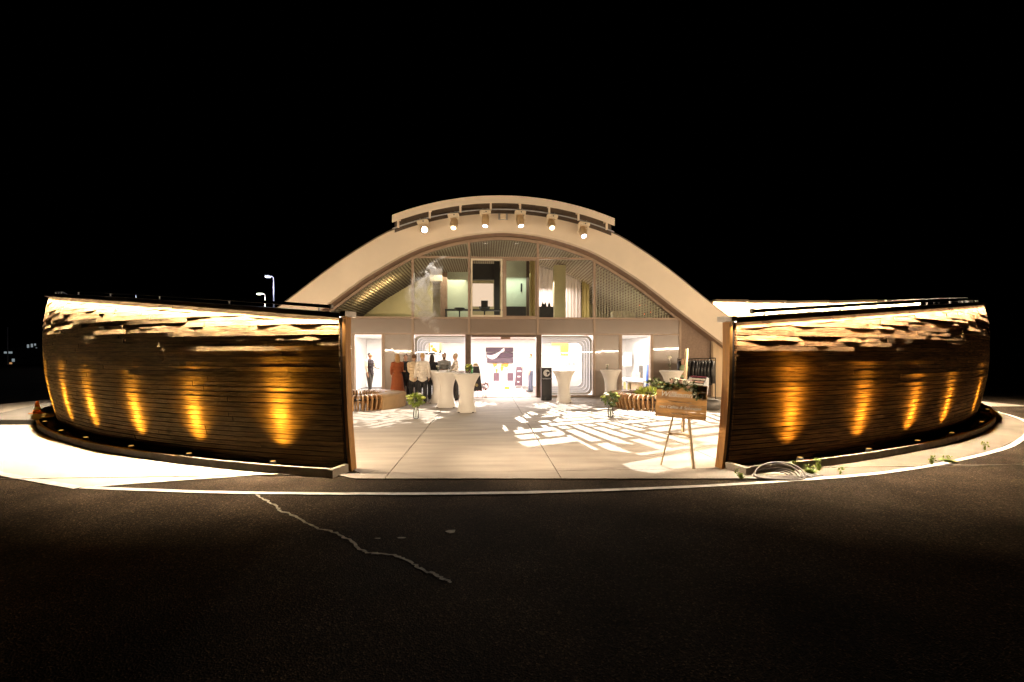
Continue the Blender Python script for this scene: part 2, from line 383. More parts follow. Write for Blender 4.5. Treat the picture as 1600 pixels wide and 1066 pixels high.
# ------------------------------------------------------------------ the curved timber wings
def wing(W, label, plank, pout, seed):
    rnd = random.Random(seed)
    t = thing('timber_wall', label, 'wall', (0, 0, 0))
    full = arc(W, W['p0'], W['pe'], .4)
    NZ = 12
    # shell behind the boards, back face and lining
    sweep(W, full, lambda p: [(prof(W, p, ztop(W, p)*k/NZ) - .035, ztop(W, p)*k/NZ) for k in range(NZ+1)] + [(prof(W, p, ztop(W, p)*k/NZ) - .13, ztop(W, p)*k/NZ) for k in range(NZ, -1, -1)], 'wall_core', M['back'], t)
    inn = arc(W, W['p0'] + .035, W['pe'], .4)
    zin = lambda p: 1.66 + .016 * math.degrees(p - W['p0'])
    rin = lambda p: prof(W, p, zin(p)) - .136
    sweep(W, full, lambda p: [(prof(W, p, zin(p)*k/6) - .135, zin(p)*k/6 + .02*(1-k/6)) for k in range(7)] + [(prof(W, p, zin(p)*k/6) - .15, zin(p)*k/6 + .02*(1-k/6)) for k in range(6, -1, -1)], 'inner_lining', M['lining'], t)
    sweep(W, inn, lambda p: [(rin(p), zin(p)+.002), (rin(p), zin(p)+.05), (rin(p)-.13, zin(p)+.05), (rin(p)-.13, zin(p)+.002)], 'inner_ledge', M['coping'], t)
    sweep(W, inn, lambda p: [(rin(p)-.105, zin(p)-.001), (rin(p)-.105, zin(p)-.012), (rin(p)-.12, zin(p)-.012), (rin(p)-.12, zin(p)-.001)], 'inner_led_strip', M['led_in'], t)
    # coping with the light strip under its outer lip
    cop = lambda p: (prof(W, p, ztop(W, p)), ztop(W, p))
    sweep(W, full, lambda p: [(cop(p)[0]-.16, cop(p)[1]+.004), (cop(p)[0]+.088, cop(p)[1]+.004), (cop(p)[0]+.088, cop(p)[1]-.018), (cop(p)[0]+.10, cop(p)[1]-.018), (cop(p)[0]+.10, cop(p)[1]+.05), (cop(p)[0]-.16, cop(p)[1]+.07)], 'coping', M['coping'], t)
    sweep(W, full, lambda p: [(cop(p)[0]+.055, cop(p)[1]+.001), (cop(p)[0]+.055, cop(p)[1]-.006), (cop(p)[0]+.07, cop(p)[1]-.006), (cop(p)[0]+.07, cop(p)[1]+.001)], 'led_strip', M['led'], t)
    # golden end post and pale coping end
    p0 = W['p0']; dp = .05 / W['R']
    ps = [p0 - dp, p0 - .001 / W['R']]
    sweep(W, ps, lambda p: [(prof(W, p0, ztop(W, p0)*k/NZ) + .012, ztop(W, p0)*k/NZ) for k in range(NZ+1)] + [(prof(W, p0, ztop(W, p0)*k/NZ) - .12, ztop(W, p0)*k/NZ) for k in range(NZ, -1, -1)], 'end_post', M['post'], t)
    c0 = cop(p0)
    sweep(W, [p0 - .1/W['R'], p0 - .002/W['R']], lambda p: [(c0[0]-.17, c0[1]+.003), (c0[0]+.105, c0[1]+.003), (c0[0]+.105, c0[1]+.07), (c0[0]-.17, c0[1]+.085)], 'coping_end', M['copend'], t)
    # boards
    row = .076; i = 0; zr = .05
    pmax = R(57)
    cnt = 0
    while zr < ztop(W, pmax) - .02:
        p = W['p0'] + .003 - rnd.random() * 0
        first = True
        while p < pmax:
            ln = (rnd.uniform(1.8, 4.2) if zr / ztop(W, p) < .66 else rnd.uniform(.8, 2.2)) * (rnd.uniform(.6, 1.7) if first else 1) / W['R']; first = False
            pe = min(p + ln, pmax + .02)
            a, b = p + .0025/W['R'], pe - .0025/W['R']; p = pe
            z0, z1 = zr, zr + row - .0075
            # clip where the coping comes below this row
            need = z1 + .004
            if ztop(W, b) < need: continue
            if ztop(W, a) < need:
                a = W['p0'] + R((need - W['z0']) / W['k'])
            if b - a < .15 / W['R']: continue
            tm = (zr + row/2) / ztop(W, (a+b)/2)
            rough = max(0., min(1., (tm - .66) / .10)) * (1 - .6 * max(0., min(1., (tm - .90) / .06)))
            off = rnd.uniform(-.003, .004) + rough * rnd.uniform(-.003, .024)
            tilt = rnd.uniform(-.003, .003) + rough * rnd.uniform(-.008, .008)
            ph = rnd.random() * 50
            stn = arc(W, a, b, .34 if rough < .2 else .075)
            def sec(q):
                n1 = noise.noise((q*W['R']*1.0 + ph, zr*3, 0)); n2 = noise.noise((q*W['R']*2.4 + ph, zr*3, 5)) + .22*noise.noise((q*W['R']*10 + ph, zr*9, 2))
                wv = (.002 + .016*rough) * n1 + .014*rough*n2
                e = .012*rough * n2
                return [(prof(W, q, z0) + off + tilt + wv, z0 - max(0, e)), (prof(W, q, z1) + off + wv*.6, z1), (prof(W, q, z1) - .03, z1), (prof(W, q, z0) - .03, z0)]
            sweep(W, stn, sec, 'plank', plank, t); cnt += 1
        zr += row; i += 1
    # boards laid along the rising coping close the rows at the top
    p = W['p0'] + .003
    while p < pmax:
        pe = min(p + rnd.uniform(1.6, 2.8) / W['R'], pmax + .02); ph = rnd.random() * 50; off = rnd.uniform(.002, .010)
        def sec(q):
            zt = ztop(W, q); wv = .005*noise.noise((q*W['R']*2 + ph, 0, 0)) + .003*noise.noise((q*W['R']*9 + ph, 0, 3))
            e = .012*noise.noise((q*W['R']*4 + ph, 7, 3))
            return [(prof(W, q, zt - .10) + off + .006 + wv, zt - .105 + e), (prof(W, q, zt) + off + wv, zt - .002), (prof(W, q, zt) - .02, zt - .002), (prof(W, q, zt - .1) - .02, zt - .105)]
        sweep(W, arc(W, p + .0002, pe - .0002, .12), sec, 'plank', plank, t); p = pe
    # light of the strip, in straight runs
    L0 = .62; slope = math.atan(W['k'] * math.degrees(1) / W['R']); slin = math.atan(.016 * math.degrees(1) / W['R'])
    n = int((R(60) - W['p0']) * W['R'] / L0)
    for k in range(n):
        p = W['p0'] + (k + .5) * L0 / W['R']
        c = cop(p)
        area('led_run', at(W, p, c[0] + .042 + .022 * min(1, (p - W['p0']) / .22), c[1] - .010), L0 * 1.02, .012, pout * L0, WARMW, (R(-9), -W['s'] * slope, W['s'] * p), W['sp'], t)
    for k in range(n):
        p = W['p0'] + (k + .5) * L0 / W['R']
        area('inner_led_run', at(W, p, rin(p) - .112, zin(p) - .016), L0, .012, P_IN * L0, WARM, (0, -W['s'] * slin, W['s'] * p), None, t)
    for k in range(0, n, 2):                     # unseen fill added above the ledge to brighten arch and forecourt
        p = W['p0'] + (k + 1.2) * L0 / W['R']
        if p > R(44): break
        q = Vector(at(W, p, rin(p) - .10, zin(p) + .10)); dn = Vector(at(W, p, rin(p) - 1.1, zin(p) + .10 + .55)) - q
        o = area('added_fill', q, L0 * 1.9, .05, P_FILL * L0 * 2, WARM, dn.to_track_quat('-Z', 'Y').to_euler(), None, t)
    q = Vector(at(W, p0 - .12/W['R'], c0[0] - .03, c0[1] - .03)); dn = Vector((-W['s']*1.0, .30, -.42))
    area('end_lamp', q, .05, .22, W['end'], WARM, dn.to_track_quat('-Z', 'Y').to_euler(), R(76), t)
    return t
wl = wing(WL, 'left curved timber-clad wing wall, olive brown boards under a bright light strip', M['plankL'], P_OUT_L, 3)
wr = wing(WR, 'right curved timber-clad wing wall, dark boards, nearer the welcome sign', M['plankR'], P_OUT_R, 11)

# pipes on top of the wings
def pipe(W, label, a, b, r, zo, rad):
    t = thing('pipe_rail', label, 'rail')
    ps = arc(W, a, b, .5)
    pts = [at(W, p, prof(W, p, ztop(W, p)) + r, ztop(W, p) + zo) for p in ps]
    MB().tube(pts, rad, 8).build('pipe', M['darkmetal'], t, True)
    MB().ell(pts[0], (rad*1.5,)*3, 10, 8).build('end_cap', M['copend'], t, True)
    for p in arc(W, a + .01, b - .01, 1.6):
        q = at(W, p, prof(W, p, ztop(W, p)) + r, ztop(W, p) + zo)
        MB().tube([(q[0], q[1], ztop(W, p) + .04), q], .014, 6).build('bracket', M['steel'], t)
pipe(WL, 'dark pipe rail on brackets along the top of the left wing', R(13.4), R(60), -.1, .14, .024)
pipe(WR, 'dark pipe rail on brackets along the top of the right wing', R(19.2), R(60), -.1, .14, .026)
pipe(WR, 'thin upper pipe rail at the far end of the right wing', R(28), R(60), -.3, .2, .013)

# planters with a kerb at the foot of each wing
def planter(W, label, seed):
    rnd = random.Random(seed)
    t = thing('planter', label, 'planter')
    ps = arc(W, W['p0'] + .004, R(60), .35)
    sweep(W, ps, lambda p: [(.335, -.02), (.335, .12), (.39, .12), (.39, -.02)], 'kerb', M['kerb'], t)
    p0 = W['p0'] + .002
    sweep(W, [p0 - .05/W['R'], p0 + .0015], lambda p: [(.03, -.02), (.03, .115), (.41, .115), (.41, -.02)], 'kerb_end', M['kerb'], t)
    mb = MB()
    sweep(W, ps, lambda p: [(-.02, .03), (.335, .03)], '', None, None, closed=False, mb=mb)
    for k in range(5200):
        p = rnd.uniform(W['p0'] + .006, R(48)); r = rnd.uniform(.0, .33); s = rnd.uniform(.008, .02)
        c = Vector(at(W, p, r, .035)); 
        vs_ = [c + Vector((rnd.uniform(-s, s), rnd.uniform(-s, s), 0)) for _ in range(3)] + [c + Vector((0, 0, s*1.2))]
        mb.add(vs_, [(0, 1, 3), (1, 2, 3), (2, 0, 3)])
    g = mb.build('gravel', M['gravel'], t); g['kind'] = 'stuff'
planter(WL, 'low concrete planter kerb curving along the foot of the left wing', 5)
planter(WR, 'low concrete planter kerb curving along the foot of the right wing', 6)

# amber ground lamps: found from where their bodies stand in the photo
def phi_of(W, px, r):
    best = None
    for i in range(0, 4600):
        p = R(10 + i * .01); q = at(W, p, r, 0); d = abs(800 + F*q[0]/q[1] - px)
        if best is None or d < best[0]: best = (d, p)
    return best[1]
def beam(light, n):                         # a narrow lens: intensity falls off with the power of the cosine
    t = light.data; t.use_nodes = True; t = t.node_tree; em = t.nodes['Emission']
    tc = t.nodes.new('ShaderNodeTexCoord'); sx = t.nodes.new('ShaderNodeSeparateXYZ'); t.links.new(tc.outputs['Normal'], sx.inputs[0])
    ab = t.nodes.new('ShaderNodeMath'); ab.operation = 'ABSOLUTE'; t.links.new(sx.outputs[2], ab.inputs[0])
    pw = t.nodes.new('ShaderNodeMath'); pw.operation = 'POWER'; t.links.new(ab.outputs[0], pw.inputs[0]); pw.inputs[1].default_value = n
    p2 = t.nodes.new('ShaderNodeMath'); p2.operation = 'POWER'; t.links.new(ab.outputs[0], p2.inputs[0]); p2.inputs[1].default_value = 9
    ma = t.nodes.new('ShaderNodeMath'); ma.operation = 'MULTIPLY_ADD'; t.links.new(p2.outputs[0], ma.inputs[0]); ma.inputs[1].default_value = .15; t.links.new(pw.outputs[0], ma.inputs[2])
    t.links.new(ma.outputs[0], em.inputs['Strength'])
def uplight(W, p, label, grp, rnd):
    q = at(W, p, .265, .03)
    t = thing('ground_lamp', label, 'lamp', q, W['s'] * p, grp)
    MB().lathe([(.045, 0), (.045, .10), (.04, .115)], 12).build('housing', M['lampgrey'], t, True)
    MB().lathe([(.034, .1155), (.034, .118)], 12).build('lens', M['lens'], t)
    MB().box(-.06, .06, -.02, .02, -.02, .012).build('foot', M['lampgrey'], t)
    zz = 1.5
    dz = 1.35; dr = .265 - prof(W, p, dz) + .02          # aim at the boards about a metre up
    l = spot('amber_lamp', (0, 0, .125), (0, dr, dz), P_UP * rnd.uniform(.85, 1.15), AMBER, R(110), .6, .012, t)
    beam(l, 60)
    return t
rnd = random.Random(4)
lampsL = [(440, 'nearest the gap'), (312, 'second from the gap'), (223, 'third from the gap'), (152, 'fourth from the gap'), (113, 'fifth from the gap'), (86, 'sixth from the gap'), (70, 'at the far bend')]
for px, w_ in lampsL:
    uplight(WL, phi_of(WL, px, .10), 'small amber ground lamp in the left planter, ' + w_, 'amber ground lamps in the planters', rnd)
uplight(WL, R(46.5), 'small amber ground lamp in the left planter, just past the bend', 'amber ground lamps in the planters', rnd)
lampsR = [(1234, 'nearest the gap, by the hose'), (1340, 'second from the gap'), (1416, 'third from the gap'), (1470, 'fourth from the gap'), (1502, 'fifth from the gap'), (1518, 'at the far bend')]
for px, w_ in lampsR:
    uplight(WR, phi_of(WR, px, .10), 'small amber ground lamp in the right planter, ' + w_, 'amber ground lamps in the planters', rnd)
uplight(WR, R(46.5), 'small amber ground lamp in the right planter, just past the bend', 'amber ground lamps in the planters', rnd)

# ------------------------------------------------------------------ the arched building
bld = thing('arched_building', 'pale arched hall with glazed facade behind the forecourt', 'building', (BX, BY, 0), TH)
IN = [(0, 6.30), (1.35, 6.17), (2.6, 5.86), (3.6, 5.46), (5.0, 4.64), (5.6, 4.22), (6.77, 3.33), (7.94, 2.46), (11.3, 0.0)]
OUT = [(0, 7.08), (1.4, 6.98), (2.8, 6.72), (4.15, 6.27), (5.0, 5.80), (6.3, 4.92), (7.4, 4.06), (8.5, 3.2), (12.6, 0.0)]
def interp(T, u):
    u = abs(u)
    for i in range(len(T) - 1):
        if u <= T[i+1][0]:
            # smooth (catmull) in u
            p0 = T[max(i-1, 0)] if i > 0 else (-T[1][0], T[1][1]); p1, p2 = T[i], T[i+1]; p3 = T[min(i+2, len(T)-1)]
            m1 = (p2[1]-p0[1])/(p2[0]-p0[0]); m2 = (p3[1]-p1[1])/(p3[0]-p1[0]); h = p2[0]-p1[0]; t = (u-p1[0])/h
            return (2*t**3-3*t*t+1)*p1[1] + (t**3-2*t*t+t)*h*m1 + (-2*t**3+3*t*t)*p2[1] + (t**3-t*t)*h*m2
    return 0.
zin_ = lambda u: interp(IN, u); zout_ = lambda u: interp(OUT, u)
NA = 64
ui = [-11.3 + 22.6*k/NA for k in range(NA+1)]; uo = [-12.6 + 25.2*k/NA for k in range(NA+1)]
def arch_part(name, m, v0, v1, zi, zo, ui, uo, smooth=False):
    mb = MB(); n = len(ui)
    vs = []
    for v in (v0, v1):
        vs += [(u, v, zi(u)) for u in ui] + [(u, v, zo(u)) for u in uo]
    fs = []; o2 = 2*n
    for k in range(n-1):
        fs.append((k, k+1, n+k+1, n+k)); fs.append((o2+k, o2+n+k, o2+n+k+1, o2+k+1))
        fs.append((k, o2+k, o2+k+1, k+1)); fs.append((n+k, n+k+1, o2+n+k+1, o2+n+k))
    fs.append((0, n, o2+n, o2)); fs.append((n-1, o2+n-1, o2+2*n-1, 2*n-1))
    mb.add(vs, fs); return mb.build(name, m, bld, smooth)
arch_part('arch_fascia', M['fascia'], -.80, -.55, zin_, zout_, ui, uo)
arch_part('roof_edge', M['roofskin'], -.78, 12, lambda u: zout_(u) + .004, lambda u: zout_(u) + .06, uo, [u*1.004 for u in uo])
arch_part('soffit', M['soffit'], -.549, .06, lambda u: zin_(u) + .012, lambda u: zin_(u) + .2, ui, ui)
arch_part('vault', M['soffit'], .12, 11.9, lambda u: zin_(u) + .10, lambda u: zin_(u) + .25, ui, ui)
# arched frame of the glazing
arch_part('arch_frame', M['frame'], -.06, .08, lambda u: zin_(u) - .13, lambda u: zin_(u) - .02, [u for u in ui if abs(u) < 7.2], [u for u in ui if abs(u) < 7.2])
# back wall of the hall
mb = MB(); mb.prism([(u, zin_(u) + .1) for u in ui], 11.9, 12.05); mb.build('rear_wall', M['white'], bld)

ZD, ZS, ZB = 2.47, 3.12, 2.50      # door head, upper sill
def fbox(name, m, u0, u1, z0, z1, v0=-.05, v1=.05, parent=None):
    return MB().box(u0, u1, v0, v1, z0, z1).build(name, m, parent or bld)
mull = [-7.03, -3.52, -1.35, 1.33, 3.57, 7.03]
# uprights and rails
for u in mull:
    top = min(zin_(abs(u) - .03), zin_(abs(u) + .03)) - .1
    fbox('mullion', M['frame'], u - .045, u + .045, 0, top, -.075, .09)
for a, b in zip(mull[:-1], mull[1:]):
    fbox('sill_rail', M['frame'], a + .045, b - .045, ZS - .035, ZS + .035, -.07, .085)
    fbox('head_rail', M['frame'], a + .045, b - .045, ZB - .03, ZB + .03, -.07, .085)
    fbox('spandrel_panel', M['panel'], a + .052, b - .052, ZB + .036, ZS - .041, -.04, 3.0 if False else .03)
# transom of the upper glazing and panes
ZT = 5.47
for a, b in zip(mull[1:-2], mull[2:-1]):
    fbox('transom', M['frame'], a + .045, b - .045, ZT - .035, ZT + .035, -.065, .08)
def pane(u0, u1, zlo, zhi, name='pane', m=None, v=0.0, parent=None):
    N = 10; uu = [u0 + (u1-u0)*k/N for k in range(N+1)]
    top = [(u, zhi(u) if callable(zhi) else zhi) for u in uu]
    poly = [(u0, zlo)] + [(u1, zlo)] + list(reversed(top))
    poly = [p for i, p in enumerate(poly) if i == 0 or (abs(p[0]-poly[i-1][0]) + abs(p[1]-poly[i-1][1])) > 1e-4]
    return MB().prism(poly, v - .006, v + .006).build(name, m or M['glass'], parent or bld)
arch_hi = lambda u: max(ZS + .05, zin_(u) - .12)
pane(-6.62, -3.57, ZS + .036, arch_hi); pane(3.62, 6.62, ZS + .036, arch_hi)
pane(-3.47, -1.40, ZS + .036, ZT - .036); pane(1.38, 3.52, ZS + .036, ZT - .036)
for a, b in zip(mull[1:-2], mull[2:-1]): pane(a + .05, b - .05, ZT + .036, arch_hi)
# upper centre window: pale open sash on the left, sliding dark frame on the right
wn = [(-1.30, -.03), (.04, 1.28)]
sash = MB()
for (a, b, c, d) in ((-1.28, -.06, ZS+.05, ZS+.11), (-1.28, -.06, ZT-.11, ZT-.05), (-1.28, -1.22, ZS+.11, ZT-.11), (-.12, -.06, ZS+.11, ZT-.11)): sash.box(a, b, -.10, .03, c, d)
so = sash.build('window_sash', M['wcream'], bld)
pane(-1.22, -.12, ZS+.11, ZT-.11, parent=so)
fbox('window_post', M['frame'], -.04, .04, ZS+.036, ZT-.036, -.06, .08)
sash = MB()
for (a, b, c, d) in ((.05, 1.28, ZS+.04, ZS+.09), (.05, 1.28, ZT-.09, ZT-.04), (.05, .10, ZS+.09, ZT-.09), (1.23, 1.28, ZS+.09, ZT-.09)): sash.box(a, b, -.02, .05, c, d)
so = sash.build('window_sash', M['frame'], bld)
pane(.10, 1.23, ZS+.09, ZT-.09, parent=so)

# ground floor bays: door, panel, window | opening | window, panel, door, panel
def rounded(u0, u1, z0, z1, r, n=6, corners=(1, 1, 1, 1)):
    pts = []
    for (cx, cz, a0, on) in ((u1-r, z0+r, -90, corners[0]), (u1-r, z1-r, 0, corners[1]), (u0+r, z1-r, 90, corners[2]), (u0+r, z0+r, 180, corners[3])):
        if on: pts += [(cx + r*math.cos(R(a0+90*k/n)), cz + r*math.sin(R(a0+90*k/n))) for k in range(n+1)]
        else: pts.append((cx + r*math.copysign(1, math.cos(R(a0+45))), cz + r*math.copysign(1, math.sin(R(a0+45)))))
    return pts
fbox('facade_panel', M['panel'], -7.0, -5.85, .02, ZB - .036, -.04, .03)
fbox('facade_panel', M['panel'], -4.58, -3.57, .02, ZB - .036, -.04, .03)
fbox('facade_panel', M['panel'], 3.62, 4.55, .02, ZB - .036, -.04, .03)
fbox('facade_panel', M['panel'], 5.95, 6.98, .02, ZB - .036, -.04, .03)
for u in (-5.78, -4.64, 4.62, 5.88): fbox('door_jamb', M['frame'], u - .06, u + .06, .02, ZB - .031, -.065, .16)
# open door leaves
ld = MB().box(-.02, .02, 0, .95, .03, 2.42).build('door_leaf', M['wcream'], bld); ld.location = (-4.72, .17, 0); ld.rotation_euler = (0, 0, R(8))
MB().box(-.05, -.03, .8, .86, 1.0, 1.12).build('handle', M['steel'], ld)
for (u0, u1, cs) in ((-3.47, -1.52, (0, 0, 1, 1)), (1.50, 3.52, (1, 1, 0, 0))):
    fr = MB(); z0, z1 = .10, ZB - .05
    outer = rounded(u0, u1, z0, z1, .22, 6, cs)
    # nested rounded reveals stepping back into the room
    prev = None
    wf = None
    for k in range(4):
        i0 = .02 + .085*k; a = rounded(u0 + (i0 if cs[3] else 0), u1 - (i0 if cs[0] else 0), z0 + i0*.9, z1 - i0*.8, .22, 6, cs)
        i1 = i0 + .085; b = rounded(u0 + (i1 if cs[3] else 0), u1 - (i1 if cs[0] else 0), z0 + i1*.9, z1 - i1*.8, .22, 6, cs)
        v0 = .06 + .10*k; n = len(a); mb = MB()
        vs_ = [(p[0], v0, p[1]) for p in a] + [(p[0], v0 + .02, p[1]) for p in b] + [(p[0], v0 + .12, p[1]) for p in b]
        fs = [(i, (i+1) % n, n+(i+1) % n, n+i) for i in range(n)] + [(n+i, n+(i+1) % n, 2*n+(i+1) % n, 2*n+i) for i in range(n)]
        mb.add(vs_, fs); o = mb.build('window_reveal', M['white'], bld)
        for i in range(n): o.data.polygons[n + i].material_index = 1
        o.data.materials.append(M['cove'])  # return faces glow to brighten the next step
    pane(u0 + .01, u1 - .01, z0, z1)
    fbox('window_rail', M['frame'], u0 - .04, u1 + .04, .02, .095, -.06, .08)
    a = u0 if cs[3] else u1
# dark jambs and head of the main opening
fbox('door_jamb', M['framedark'], -1.50, -1.28, .02, ZB - .031, -.10, .20)
fbox('door_jamb', M['framedark'], 1.27, 1.47, .02, ZB - .031, -.10, .20)
fbox('door_head', M['framedark'], -1.27, 1.26, ZB - .12, ZB - .031, -.08, .14)
MB().box(-.12, .25, -.02, .2, ZB - .20, ZB - .125).build('door_sensor', M['soffit'], bld)
# stucco cheeks beside the glazing
for s in (1, -1):
    uu = [7.08 + (10.8-7.08)*k/12 for k in range(13)]
    poly = [(s*7.08, .0), (s*10.8, .0)] + [(s*u, max(.01, zin_(u) + .05)) for u in reversed(uu)]
    MB().prism(poly, -.02, .2).build('stucco_wall', M['stucco'], bld)
# floors, rooms
MB().box(-7.0, 7.0, .24, 11.8, -.05, .012).build('room_floor', M['side'], bld)
MB().box(-7.2, 7.2, .10, 11.8, ZB + .04, ZS - .06).build('upper_floor', M['white'], bld)
MB().box(-7.0, 7.0, 6.6, 6.75, .012, ZB + .03).build('room_wall', M['white'], bld)
MB().box(-4.56, -4.46, .17, 6.59, .012, ZB + .03).build('room_wall', M['white'], bld)
MB().box(-7.1, -7.0, .17, 6.59, .012, ZB + .03).build('room_wall', M['white'], bld)
MB().box(3.62, 3.72, .55, 6.59, .012, ZB + .03).build('room_wall', M['white'], bld)
MB().box(6.9, 7.0, .17, 6.59, .012, ZB + .03).build('room_wall', M['white'], bld)
for (u, v, sx, sy, k) in ((-5.6, 2.4, 1.4, 3, 2.0), (0, 2.8, 3.4, 4.5, 2.3), (-2.6, 2.8, 1.4, 4.5, .55), (2.6, 2.8, 1.4, 4.5, .75), (5.3, 2.6, 1.6, 3.5, 1.8)):
    area('ceiling_light', (u, v, ZB + .02), sx, sy, P_GROUND_ROOM * k, (1, .90, .84), parent=bld)

# canopy over the crown with the lamp pipe
def zc(u): return 7.46 - (10.98 - math.sqrt(10.98**2 - u*u))
uc = [-4.05 + 8.08*k/30 for k in range(31)]
def strip3(name, m, v0, v1, lo, hi, us_):
    mb = MB(); n = len(us_)
    vs_ = []
    for v in (v0, v1): vs_ += [(u, v, zc(u) + lo) for u in us_] + [(u, v, zc(u) + hi) for u in us_]
    fs = []
    for k in range(n-1):
        fs += [(k, k+1, n+k+1, n+k), (2*n+k, 3*n+k, 3*n+k+1, 2*n+k+1), (k, 2*n+k, 2*n+k+1, k+1), (n+k, n+k+1, 3*n+k+1, 3*n+k)]
    fs += [(0, n, 3*n, 2*n), (n-1, 3*n-1, 4*n-1, 2*n-1)]
    mb.add(vs_, fs); return mb.build(name, m, bld)
strip3('canopy', M['fascia'], -1.25, -.15, -.06, 0, uc)
strip3('canopy_lip', M['fascia'], -1.30, -1.255, -.26, .004, uc)
strip3('canopy_back', M['roofskin'], -.84, -.81, -.5, -.065, uc)
MB().tube([(u, -1.22, zc(u) - .47) for u in uc], .024, 8).build('lamp_pipe', M['steel'], bld, True)
for u in (-3.85, -2.72, -1.62, -.52, .55, 1.62, 2.70, 3.75):
    MB().box(u - .035, u + .035, -1.254, -1.18, zc(u) - .50, zc(u) - .061).build('bracket', M['fascia'], bld)
    MB().box(u - .03, u + .03, -1.18, -.80, zc(u) - .16, zc(u) - .065).build('bracket_arm', M['fascia'], bld)
def text_mesh(txt, size, ext=.002, shear=0., align='CENTER'):
    cu = bpy.data.curves.new('lettering', 'FONT'); cu.body = txt; cu.size = size; cu.extrude = ext; cu.shear = shear; cu.align_x = align; cu.resolution_u = 3
    o = bpy.data.objects.new('lettering', cu); COL.objects.link(o)
    dg = bpy.context.evaluated_depsgraph_get(); me = bpy.data.meshes.new_from_object(o.evaluated_get(dg))
    bpy.data.objects.remove(o); return me

# ------------------------------------------------------------------ moving-head projectors on the pipe
M['headwhite'] = mat('projector_housing', (.78, .66, .48), .45, 0, .04, 3)
M['headtan'] = mat('projector_barrel', (.52, .36, .19), .5, 0, .1, 6)
M['lens_w'] = glow('projector_lens_white', (1, .97, 1.0), 9)
M['lens_y'] = glow('projector_lens_yellow', (1, .86, .55), 5)
M['lens_x'] = glow('projector_lens_glare', (1, .95, .85), 160)
def gobo(light, seed, scale, amb=.0, cells=True):
    l = light.data; l.use_nodes = True; t = l.node_tree; em = t.nodes['Emission']
    tc = t.nodes.new('ShaderNodeTexCoord'); sx = t.nodes.new('ShaderNodeSeparateXYZ'); t.links.new(tc.outputs['Normal'], sx.inputs[0])
    def div(a):
        d = t.nodes.new('ShaderNodeMath'); d.operation = 'DIVIDE'; t.links.new(sx.outputs[a], d.inputs[0]); t.links.new(sx.outputs[2], d.inputs[1]); return d.outputs[0]
    cx = t.nodes.new('ShaderNodeCombineXYZ'); t.links.new(div(0), cx.inputs[0]); t.links.new(div(1), cx.inputs[1])
    def mth(op, a, b=None):
        d = t.nodes.new('ShaderNodeMath'); d.operation = op
        for k, v in enumerate((a, b)):
            if v is None: continue
            if isinstance(v, (int, float)): d.inputs[k].default_value = v
            else: t.links.new(v, d.inputs[k])
        return d.outputs[0]
    ln = t.nodes.new('ShaderNodeVectorMath'); ln.operation = 'LENGTH'; t.links.new(cx.outputs[0], ln.inputs[0])
    rim = math.tan(l.spot_size / 2)
    thr = mth('SUBTRACT', mth('MULTIPLY', mth('POWER', mth('DIVIDE', ln.outputs['Value'], rim), 3.0), 1.25), .12)
    def brick(rot, sc_, bw, rh, off):
        mp = t.nodes.new('ShaderNodeMapping'); mp.inputs['Rotation'].default_value = (0, 0, rot); mp.inputs['Location'].default_value = (off, off*.7, 0)
        mp.inputs['Scale'].default_value = (sc_,)*3; t.links.new(cx.outputs[0], mp.inputs[0])
        b = t.nodes.new('ShaderNodeTexBrick'); b.inputs['Scale'].default_value = 1; b.inputs['Brick Width'].default_value = bw; b.inputs['Row Height'].default_value = rh
        b.inputs['Mortar Size'].default_value = .06; b.inputs['Mortar Smooth'].default_value = .1
        b.inputs['Color1'].default_value = (0, 0, 0, 1); b.inputs['Color2'].default_value = (1, 1, 1, 1); b.inputs['Mortar'].default_value = (0, 0, 0, 1)
        b.offset = .37; b.squash = 1.7; b.squash_frequency = 3
        t.links.new(mp.outputs[0], b.inputs['Vector'])
        s_ = t.nodes.new('ShaderNodeSeparateColor'); t.links.new(b.outputs['Color'], s_.inputs[0])
        on = mth('GREATER_THAN', s_.outputs[0], thr)
        return mth('MULTIPLY', on, mth('SUBTRACT', 1.0, b.outputs['Fac']))
    a = brick(seed*.9, scale, .95, .33, seed*3.1); c = brick(seed*.9 + PI/2, scale, 1.25, .40, seed*1.7)
    mp = t.nodes.new('ShaderNodeMapping'); mp.inputs['Rotation'].default_value = (0, 0, seed*.9); mp.inputs['Scale'].default_value = (scale*.55,)*3; mp.inputs['Location'].default_value = (seed, seed*2, 0)
    t.links.new(cx.outputs[0], mp.inputs[0])
    ck = t.nodes.new('ShaderNodeTexChecker'); ck.inputs['Scale'].default_value = 1.0; t.links.new(mp.outputs[0], ck.inputs[0])
    mx = t.nodes.new('ShaderNodeMix'); mx.data_type = 'FLOAT'; t.links.new(ck.outputs['Fac'], mx.inputs[0]); t.links.new(a, mx.inputs[2]); t.links.new(c, mx.inputs[3])
    t.links.new(mx.outputs[0], em.inputs['Strength'])
heads = [(660, 'glaring straight at the forecourt entrance, leftmost on the pipe', 'x'), (708, 'second from the left, yellowish lens', 'y'), (758, 'third from the left, white lens', 'w'), (813, 'right of the small box, white lens', 'w'), (863, 'second from the right, yellowish lens', 'y'), (913, 'rightmost on the pipe, white lens', 'w')]
targets = [(.6, 5.2), (-3.2, 12.6), (-1.6, 15.4), (1.6, 15.0), (2.6, 11.3), (4.6, 13.0)]
